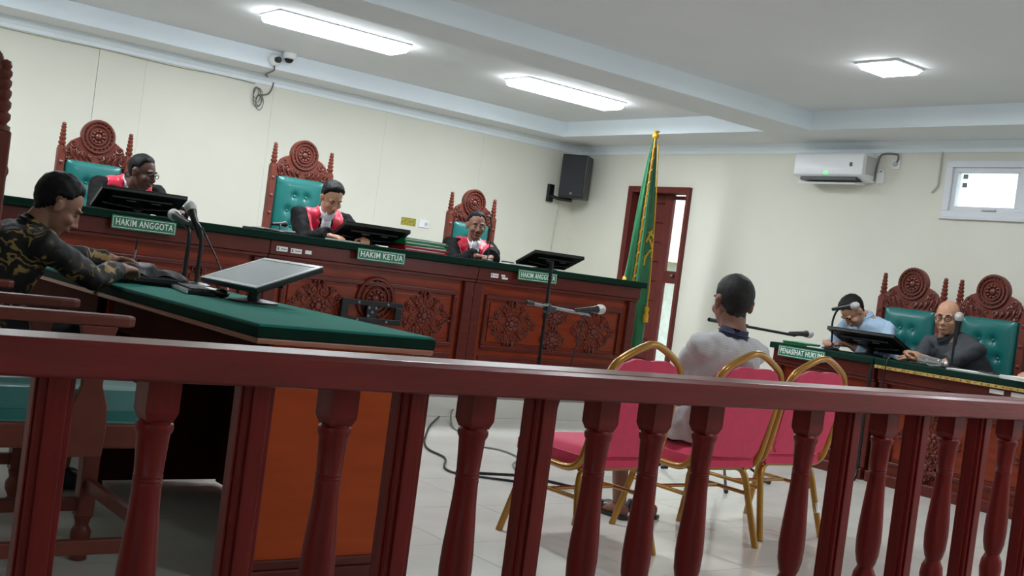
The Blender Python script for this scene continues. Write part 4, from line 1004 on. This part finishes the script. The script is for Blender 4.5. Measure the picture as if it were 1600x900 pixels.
    # eyes, brows, mouth
    for s in (-1, 1):
        e = obj('eye', MB().ball(Hs @ Vector((s*.031,.0815,.003)), tuple(hscale*q for q in (.0125,.0075,.0052*eyes_open)), H3, 10, 7), M_EYEW if eyes_open > .4 else M_IRIS, bo, smooth=80)
        if eyes_open > .4: obj('iris', MB().ball(Hs @ Vector((s*.031,.0875,.002)), tuple(hscale*q for q in (.0062,.004,.0054*eyes_open)), H3, 8, 6), M_IRIS, e, smooth=80)
        obj('eyebrow', MB().tube([Hs @ Vector((s*x,y,z)) for x, y, z in ((.014,.093,.024),(.032,.090,.030),(.050,.074,.025))], [.0035*hscale,.0045*hscale,.002*hscale], 6), hairm or M_HAIR, bo, smooth=80)
    if smile:
        obj('lips', MB().tube([Hs @ Vector((x,.098-.55*abs(x)**1.3*1.6,-.068+9*x*x)) for x in (-.026,-.016,0,.016,.026)], [.0015,.003,.004,.003,.0015], 8), M_EYEW, bo, smooth=80)
    else:
        obj('lips', MB().tube([Hs @ Vector((x,.0985-7*x*x,-.066-1.5*x*x)) for x in (-.023,-.012,0,.012,.023)], [.002,.0045,.005,.0045,.002], 8), M_LIP, bo, smooth=80)
    if moustache: obj('moustache', MB().tube([Hs @ Vector((x,.1015-9*x*x,-.052-4*x*x)) for x in (-.026,-.013,0,.013,.026)], [.002,.005,.004,.005,.002], 6), hairm or M_HAIR, bo, smooth=80)
    if hair:
        def zmin(y, x):
            pts = [(-.2,-.075),(-.06,-.07),(-.035,-.05),(-.02,-.018),(.008,-.008),(.014,.03),(.03,.058),(.05,.082),(.2,.088)] if hair != 'receding' else [(-.2,-.07),(-.06,-.06),(-.03,-.04),(-.01,-.01),(.015,.01),(.03,.06),(.05,.085),(.2,.09)]
            for (a0, b0), (a1, b1) in zip(pts, pts[1:]):
                if a0 <= y <= a1: return b0+(b1-b0)*(y-a0)/(a1-a0)
            return .08
        def isha(p):
            q = Hi @ p
            return q.length < .16 and abs(q.x) < .081 and q.z > zmin(q.y, q.x)+.004*math.sin(q.x*160) and not (abs(q.x) > .074 and -.045 < q.z < .026 and -.035 < q.y < .02)
        th = {'short': .011, 'full': .017, 'receding': .010, 'crop': .007}[hair]
        def fade(p):
            q = Hi @ p; k = min(max((q.z-zmin(q.y, q.x))/.035, 0), 1)
            return (.2+.8*k)*(.45+.75*min(max(q.z,0)/.09,1))*(1+.2*noise.noise(q*55))
        hm = shell_of(me, isha, th, fade, 'hair'); hm.materials.append(hairm or M_HAIR); obj('hair', hm, None, bo)
    if glasses:
        g = MB()
        for s in (-1, 1):
            g.tube([Hs @ Vector((s*.032+.021*math.cos(t), .103-.012*abs(.032+.021*math.cos(t)*s)*10*.04, .002+.016*math.sin(t))) for t in [2*PI*i/16 for i in range(16)]], .0027, 6, closed=True)
            g.tube([Hs @ Vector((s*.053,.100,.006)), Hs @ Vector((s*.078,.06,.008)), Hs @ Vector((s*.084,-.005,.006))], .0018, 6)
        g.tube([Hs @ Vector((-.011,.103,.005)), Hs @ Vector((.011,.103,.005))], .0018, 6)
        obj('glasses', g, M_BLACK, root, smooth=60)
    # clothes
    top = MB(); k = .014 if outfit != 'robe' else .026
    torso(top, k, 8)
    if outfit == 'shirt': top.tube([sp(.2), P0+Z*.02, P0-Z*.075], [(.172*bulk,.132*bulk),(.198*bulk,.155*bulk),(.200*bulk,.160*bulk)], 18, side=Rt)
    top.tube([NB-up*.035, NB+up*.022], [.080,.062], 16)
    for (S, E_, Wr, s) in arms:
        if outfit == 'robe': rr = [.085,.084,.075,.07,.074,.078]; end = .9
        else: rr = [.078,.066,.059,.053,.048,.040]; end = .88
        pts = [sh+Rt*s*.08, S, S.lerp(E_,.5), E_, E_.lerp(Wr,.45), E_.lerp(Wr, end)]
        if not long_sleeve: pts = pts[:3]+[S.lerp(E_,.82)]; rr = [.078,.070,.068,.072]
        top.tube(pts, rr, 14)
    if outfit == 'robe':
        for (hip, K, A, s) in legs: top.tube([hip, hip.lerp(K,.5), K, K.lerp(A,.6)], [.12,.11,.095,.10], 12)
        top.tube([P0-Z*.08, P0+F*.2-Z*.06], [(.19,.10),(.2,.09)], 12, side=Rt)
    tm = remesh(top, .011, 5, 'garment')
    nn = [v.normal.copy() for v in tm.vertices]; cc_ = [v.co.copy() for v in tm.vertices]; flat = []
    for p, q in zip(cc_, nn):
        p = p+q*(.010*noise.noise(p*11)+.006*noise.noise(p*26)); flat += [p.x, p.y, p.z]
    tm.vertices.foreach_set('co', flat); tm.update()
    tm.materials.append(top_m); to = obj('robe' if outfit == 'robe' else 'shirt', tm, None, root)
    def tl(p):
        d = p-NB; return d.dot(Rt), d.dot(chest_f), d.dot(up)
    if outfit == 'robe':
        def red(p):
            u, v, w = tl(p); return .042+.06*max(0,-w-.02) < abs(u) < .165-.05*max(0,-w-.12)/.2 and w > -.42 and v > -.05-.03*(w > -.1) and w < .03
        rm = shell_of(tm, red, .007, None, 'facing'); rm.materials.append(mat('red_satin', (214,26,62), .4, var=.08, scale=12, sheen=.3)); obj('red_facing', rm, None, to)
        def wht(p):
            u, v, w = tl(p); return abs(u) < .040+.10*max(0,-w-.02) and -.42 < w < .03 and v > -.01
        wm = shell_of(tm, wht, .02, lambda p: 1+.35*math.sin(tl(p)[0]*330), 'jabot'); wm.materials.append(mat('white_linen', (232,234,242), .7, var=.03, scale=20)); obj('jabot', wm, None, to)
        col = MB().tube([NB-up*.02+chest_f*.01, NB+up*.035+chest_f*.012], [.072,.060], 18, caps=False)
        co = obj('collar', col, MATS['white_linen'], to, smooth=80); sd = co.modifiers.new('s', 'SOLIDIFY'); sd.thickness = .006
    else:
        cm = extra.get('collar', top_m) if extra else top_m
        col = MB().tube([NB-up*.035, NB+up*.01, NB+up*.036, NB+up*.012], [.080,.070,.066,.078], 20, caps=False)
        co = obj('collar', col, cm, to, smooth=80); sd = co.modifiers.new('s', 'SOLIDIFY'); sd.thickness = .005
        tr = MB()
        tr.tube([P0+Z*.10, P0, P0-Z*.07], [(.178*bulk,.132*bulk),(.182*bulk,.138*bulk),(.165,.12)], 18, side=Rt)
        for (hip, K, A, s) in legs:
            e = extra.get('trouser', .85) if extra else .85
            tr.tube([hip, hip.lerp(K,.5), K, K.lerp(A,.4), K.lerp(A,e)], [.098,.086,.07,.064,.058], 14)
        trm = remesh(tr, .011, 4, 'trousers'); trm.materials.append(leg_m or M_TROUS); obj('trousers', trm, None, root)
    for (hip, K, A, s) in legs:
        if extra and extra.get('sandal'):
            sl = MB(); q = [(-.06,-.036),(.02,-.038),(.12,-.048),(.17,-.045),(.205,-.02),(.21,.02),(.17,.042),(.12,.046),(.02,.036),(-.06,.034),(-.075,0)]
            poly = [(A+F*f_+Rt*r_) for f_, r_ in q]; n = len(poly)
            sl.add([(p.x,p.y,.003) for p in poly]+[(p.x,p.y,.020) for p in poly], [tuple(range(n))[::-1], tuple(range(n,2*n))]+[(i,(i+1)%n,(i+1)%n+n,i+n) for i in range(n)])
            so = obj('sandal', sl, M_LEATHER, root)
            obj('strap', MB().tube([A+F*.11+Rt*.046+Z*(.022-A.z), A+F*.10+Rt*.03+Z*(.062-A.z), A+F*.10-Rt*.03+Z*(.062-A.z), A+F*.11-Rt*.046+Z*(.022-A.z)], [(.022,.006)]*4, 8, side=F), M_LEATHER, so, smooth=60)
        else:
            shm = MB(); shm.tube([A-F*.07-Z*.035, A+F*.0-Z*.03, A+F*.10-Z*.048, A+F*.19-Z*.058], [(.034,.042),(.042,.048),(.048,.032),(.040,.022)], 14, side=Rt); shm.tube([A-Z*.03, A+Z*.02], [.046,.046], 12)
            sm_ = remesh(shm, .009, 3, 'shoe'); sm_.materials.append(M_LEATHER); obj('shoe', sm_, None, root)
    return root, dict(NB=NB, Rt=Rt, F=chest_f, up=up, base=base, to=to, H=Hs)
M_TROUS = mat('dark_trousers', (14,14,17), .85, var=.1, scale=30)
M_ROBE = mat('black_robe', (9,9,10), .8, var=.15, scale=20, spec=.2)
def batik():
    m = bpy.data.materials.new('batik_cloth'); m.use_nodes = True; nt = m.node_tree; N = nt.nodes; L = nt.links; p = N['Principled BSDF']
    tc = N.new('ShaderNodeTexCoord'); nz = N.new('ShaderNodeTexNoise'); nz.inputs['Scale'].default_value = 9; nz.inputs['Detail'].default_value = 2
    L.new(tc.outputs['Object'], nz.inputs['Vector'])
    mx = N.new('ShaderNodeVectorMath'); mx.operation = 'MULTIPLY_ADD'; mx.inputs[1].default_value = (.14,.14,.14); L.new(nz.outputs['Color'], mx.inputs[0]); L.new(tc.outputs['Object'], mx.inputs[2])
    wv = N.new('ShaderNodeTexWave'); wv.wave_type = 'RINGS'; wv.rings_direction = 'SPHERICAL'; wv.inputs['Scale'].default_value = 7; wv.inputs['Distortion'].default_value = 9; wv.inputs['Detail'].default_value = 2.5; wv.inputs['Detail Scale'].default_value = 2.2
    L.new(mx.outputs[0], wv.inputs['Vector'])
    n2 = N.new('ShaderNodeTexNoise'); n2.inputs['Scale'].default_value = 7; L.new(tc.outputs['Object'], n2.inputs['Vector'])
    r1 = N.new('ShaderNodeValToRGB'); r1.color_ramp.elements[0].position = .74; r1.color_ramp.elements[1].position = .84
    r2 = N.new('ShaderNodeValToRGB'); r2.color_ramp.elements[0].position = .46; r2.color_ramp.elements[1].position = .54
    L.new(wv.outputs['Fac'], r1.inputs[0]); L.new(n2.outputs['Fac'], r2.inputs[0])
    mu = N.new('ShaderNodeMath'); mu.operation = 'MULTIPLY'; L.new(r1.outputs[0], mu.inputs[0]); L.new(r2.outputs[0], mu.inputs[1])
    mc = N.new('ShaderNodeMix'); mc.data_type = 'RGBA'; mc.inputs[6].default_value = (*lin(12,11,11),1); mc.inputs[7].default_value = (*lin(150,122,68),1)
    L.new(mu.outputs[0], mc.inputs[0]); L.new(mc.outputs[2], p.inputs['Base Color']); p.inputs['Roughness'].default_value = .7
    return m
def striped():
    m = bpy.data.materials.new('striped_polo'); m.use_nodes = True; nt = m.node_tree; N = nt.nodes; L = nt.links; p = N['Principled BSDF']
    tc = N.new('ShaderNodeTexCoord'); wv = N.new('ShaderNodeTexWave'); wv.bands_direction = 'Z'; wv.inputs['Scale'].default_value = 42; wv.inputs['Distortion'].default_value = .6; wv.inputs['Detail'].default_value = 1
    L.new(tc.outputs['Object'], wv.inputs['Vector']); r = N.new('ShaderNodeValToRGB'); r.color_ramp.elements[0].position = .15; r.color_ramp.elements[1].position = .4
    r.color_ramp.elements[0].color = (*lin(168,168,174),1); r.color_ramp.elements[1].color = (*lin(198,196,197),1)
    L.new(wv.outputs['Fac'], r.inputs[0]); L.new(r.outputs[0], p.inputs['Base Color']); p.inputs['Roughness'].default_value = .8
    return m
S_MID = SK('mid', (150,104,84)); S_DARK = SK('dark', (98,66,56)); S_LIGHT = SK('light', (188,140,112)); S_TAN = SK('tan', (134,92,76))
person('person', 'man in black and gold batik shirt writing at the clerk desk', (1.08, 4.88, .70), (1.345, 4.84, 1.20), 12, -4, -30, ((1.68,4.93,.965),(1.72,5.16,.99)), S_MID, 'full', None, 'shirt', batik(), curl=(.5,.9), bulk=1.05, sw=.19, hdir=((.6,.8,-.05),(.7,.3,-.1)), palm=((0,0,1),(0,.4,1)), hscale=1.0, eyes_open=.35, foot_y=.40)
person('person', 'judge with glasses in black and red robe at the left', (2.74, 8.38, 1.0), (2.72, 7.86, 1.53), -90, -50, -12, ((2.55,7.62,1.27),(2.92,7.62,1.27)), S_DARK, 'short', None, 'robe', M_ROBE, floor=.30, glasses=True, sw=.20, foot_y=.4, hunch=.07)
person('person', 'presiding judge in black and red robe reading at the middle', (4.34, 8.32, 1.0), (4.20, 7.82, 1.565), -90, -92, -34, ((4.09,7.55,1.265),(4.35,7.52,1.27)), S_LIGHT, 'full', None, 'robe', M_ROBE, floor=.30, eyes_open=.35, sw=.205, hdir=((.3,-1,0),(-.4,-1,0)), foot_y=.4, roll=-4)
person('person', 'judge with moustache in black and red robe at the right', (5.84, 8.26, .98), (5.68, 7.93, 1.535), -96, -112, -8, ((5.50,7.60,1.27),(5.62,7.58,1.27)), S_TAN, 'short', None, 'robe', M_ROBE, floor=.30, sw=.205, moustache=True, hdir=((.7,-.6,0),(-.7,-.5,0)), foot_y=.4)
person('person', 'man in light blue shirt bending over papers at the defence desk', (7.85, 5.20, .72), (7.53, 5.33, 1.215), 178, 166, -58, ((7.36,5.40,.935),(7.40,5.20,.935)), S_LIGHT, 'full', None, 'shirt', mat('pale_blue_cotton', (170,196,222), .75, var=.05, scale=12), eyes_open=.3, bulk=1.08, foot_y=.36, hunch=.025)
person('person', 'bald man with glasses in a dark grey shirt, arms folded on the desk', (7.95, 4.43, .70), (7.66, 4.60, 1.255), 172, 196, -8, ((7.40,4.66,.925),(7.42,4.74,.96)), S_LIGHT, None, None, 'shirt', mat('dark_grey_cotton', (60,64,70), .8, var=.06, scale=14), glasses=True, smile=True, eyes_open=.5, long_sleeve=False, bulk=1.15, sw=.20, hscale=1.07, hdir=((.0,1,.05),(-.2,-1,.1)), curl=(.7,.8), foot_y=.36)
w, wd = person('person', 'grey-haired man in striped polo seated with his back to the camera', (4.13, 3.71, .555), (4.18, 3.64, 1.160), 88, 68, -4, ((3.98,4.08,.62),(4.28,4.10,.62)), S_TAN, 'crop', M_HAIRG, 'shirt', striped(), long_sleeve=True, extra={'collar': mat('navy_collar', (46,52,78), .8), 'trouser': .62, 'sandal': True}, bulk=1.06, foot_y=.38, knee_y=.44, hscale=1.13, sw=.20, neck=.062)
person('person', 'person at the right edge of the photo leaning on the defence desk', (7.98, 3.40, .70), (7.75, 3.30, 1.25), 180, 200, -20, ((7.36,3.76,.945),(7.42,3.3,.93)), S_LIGHT, 'short', None, 'shirt', mat('white_cotton', (214,214,214), .8, var=.04, scale=14), foot_y=.36)
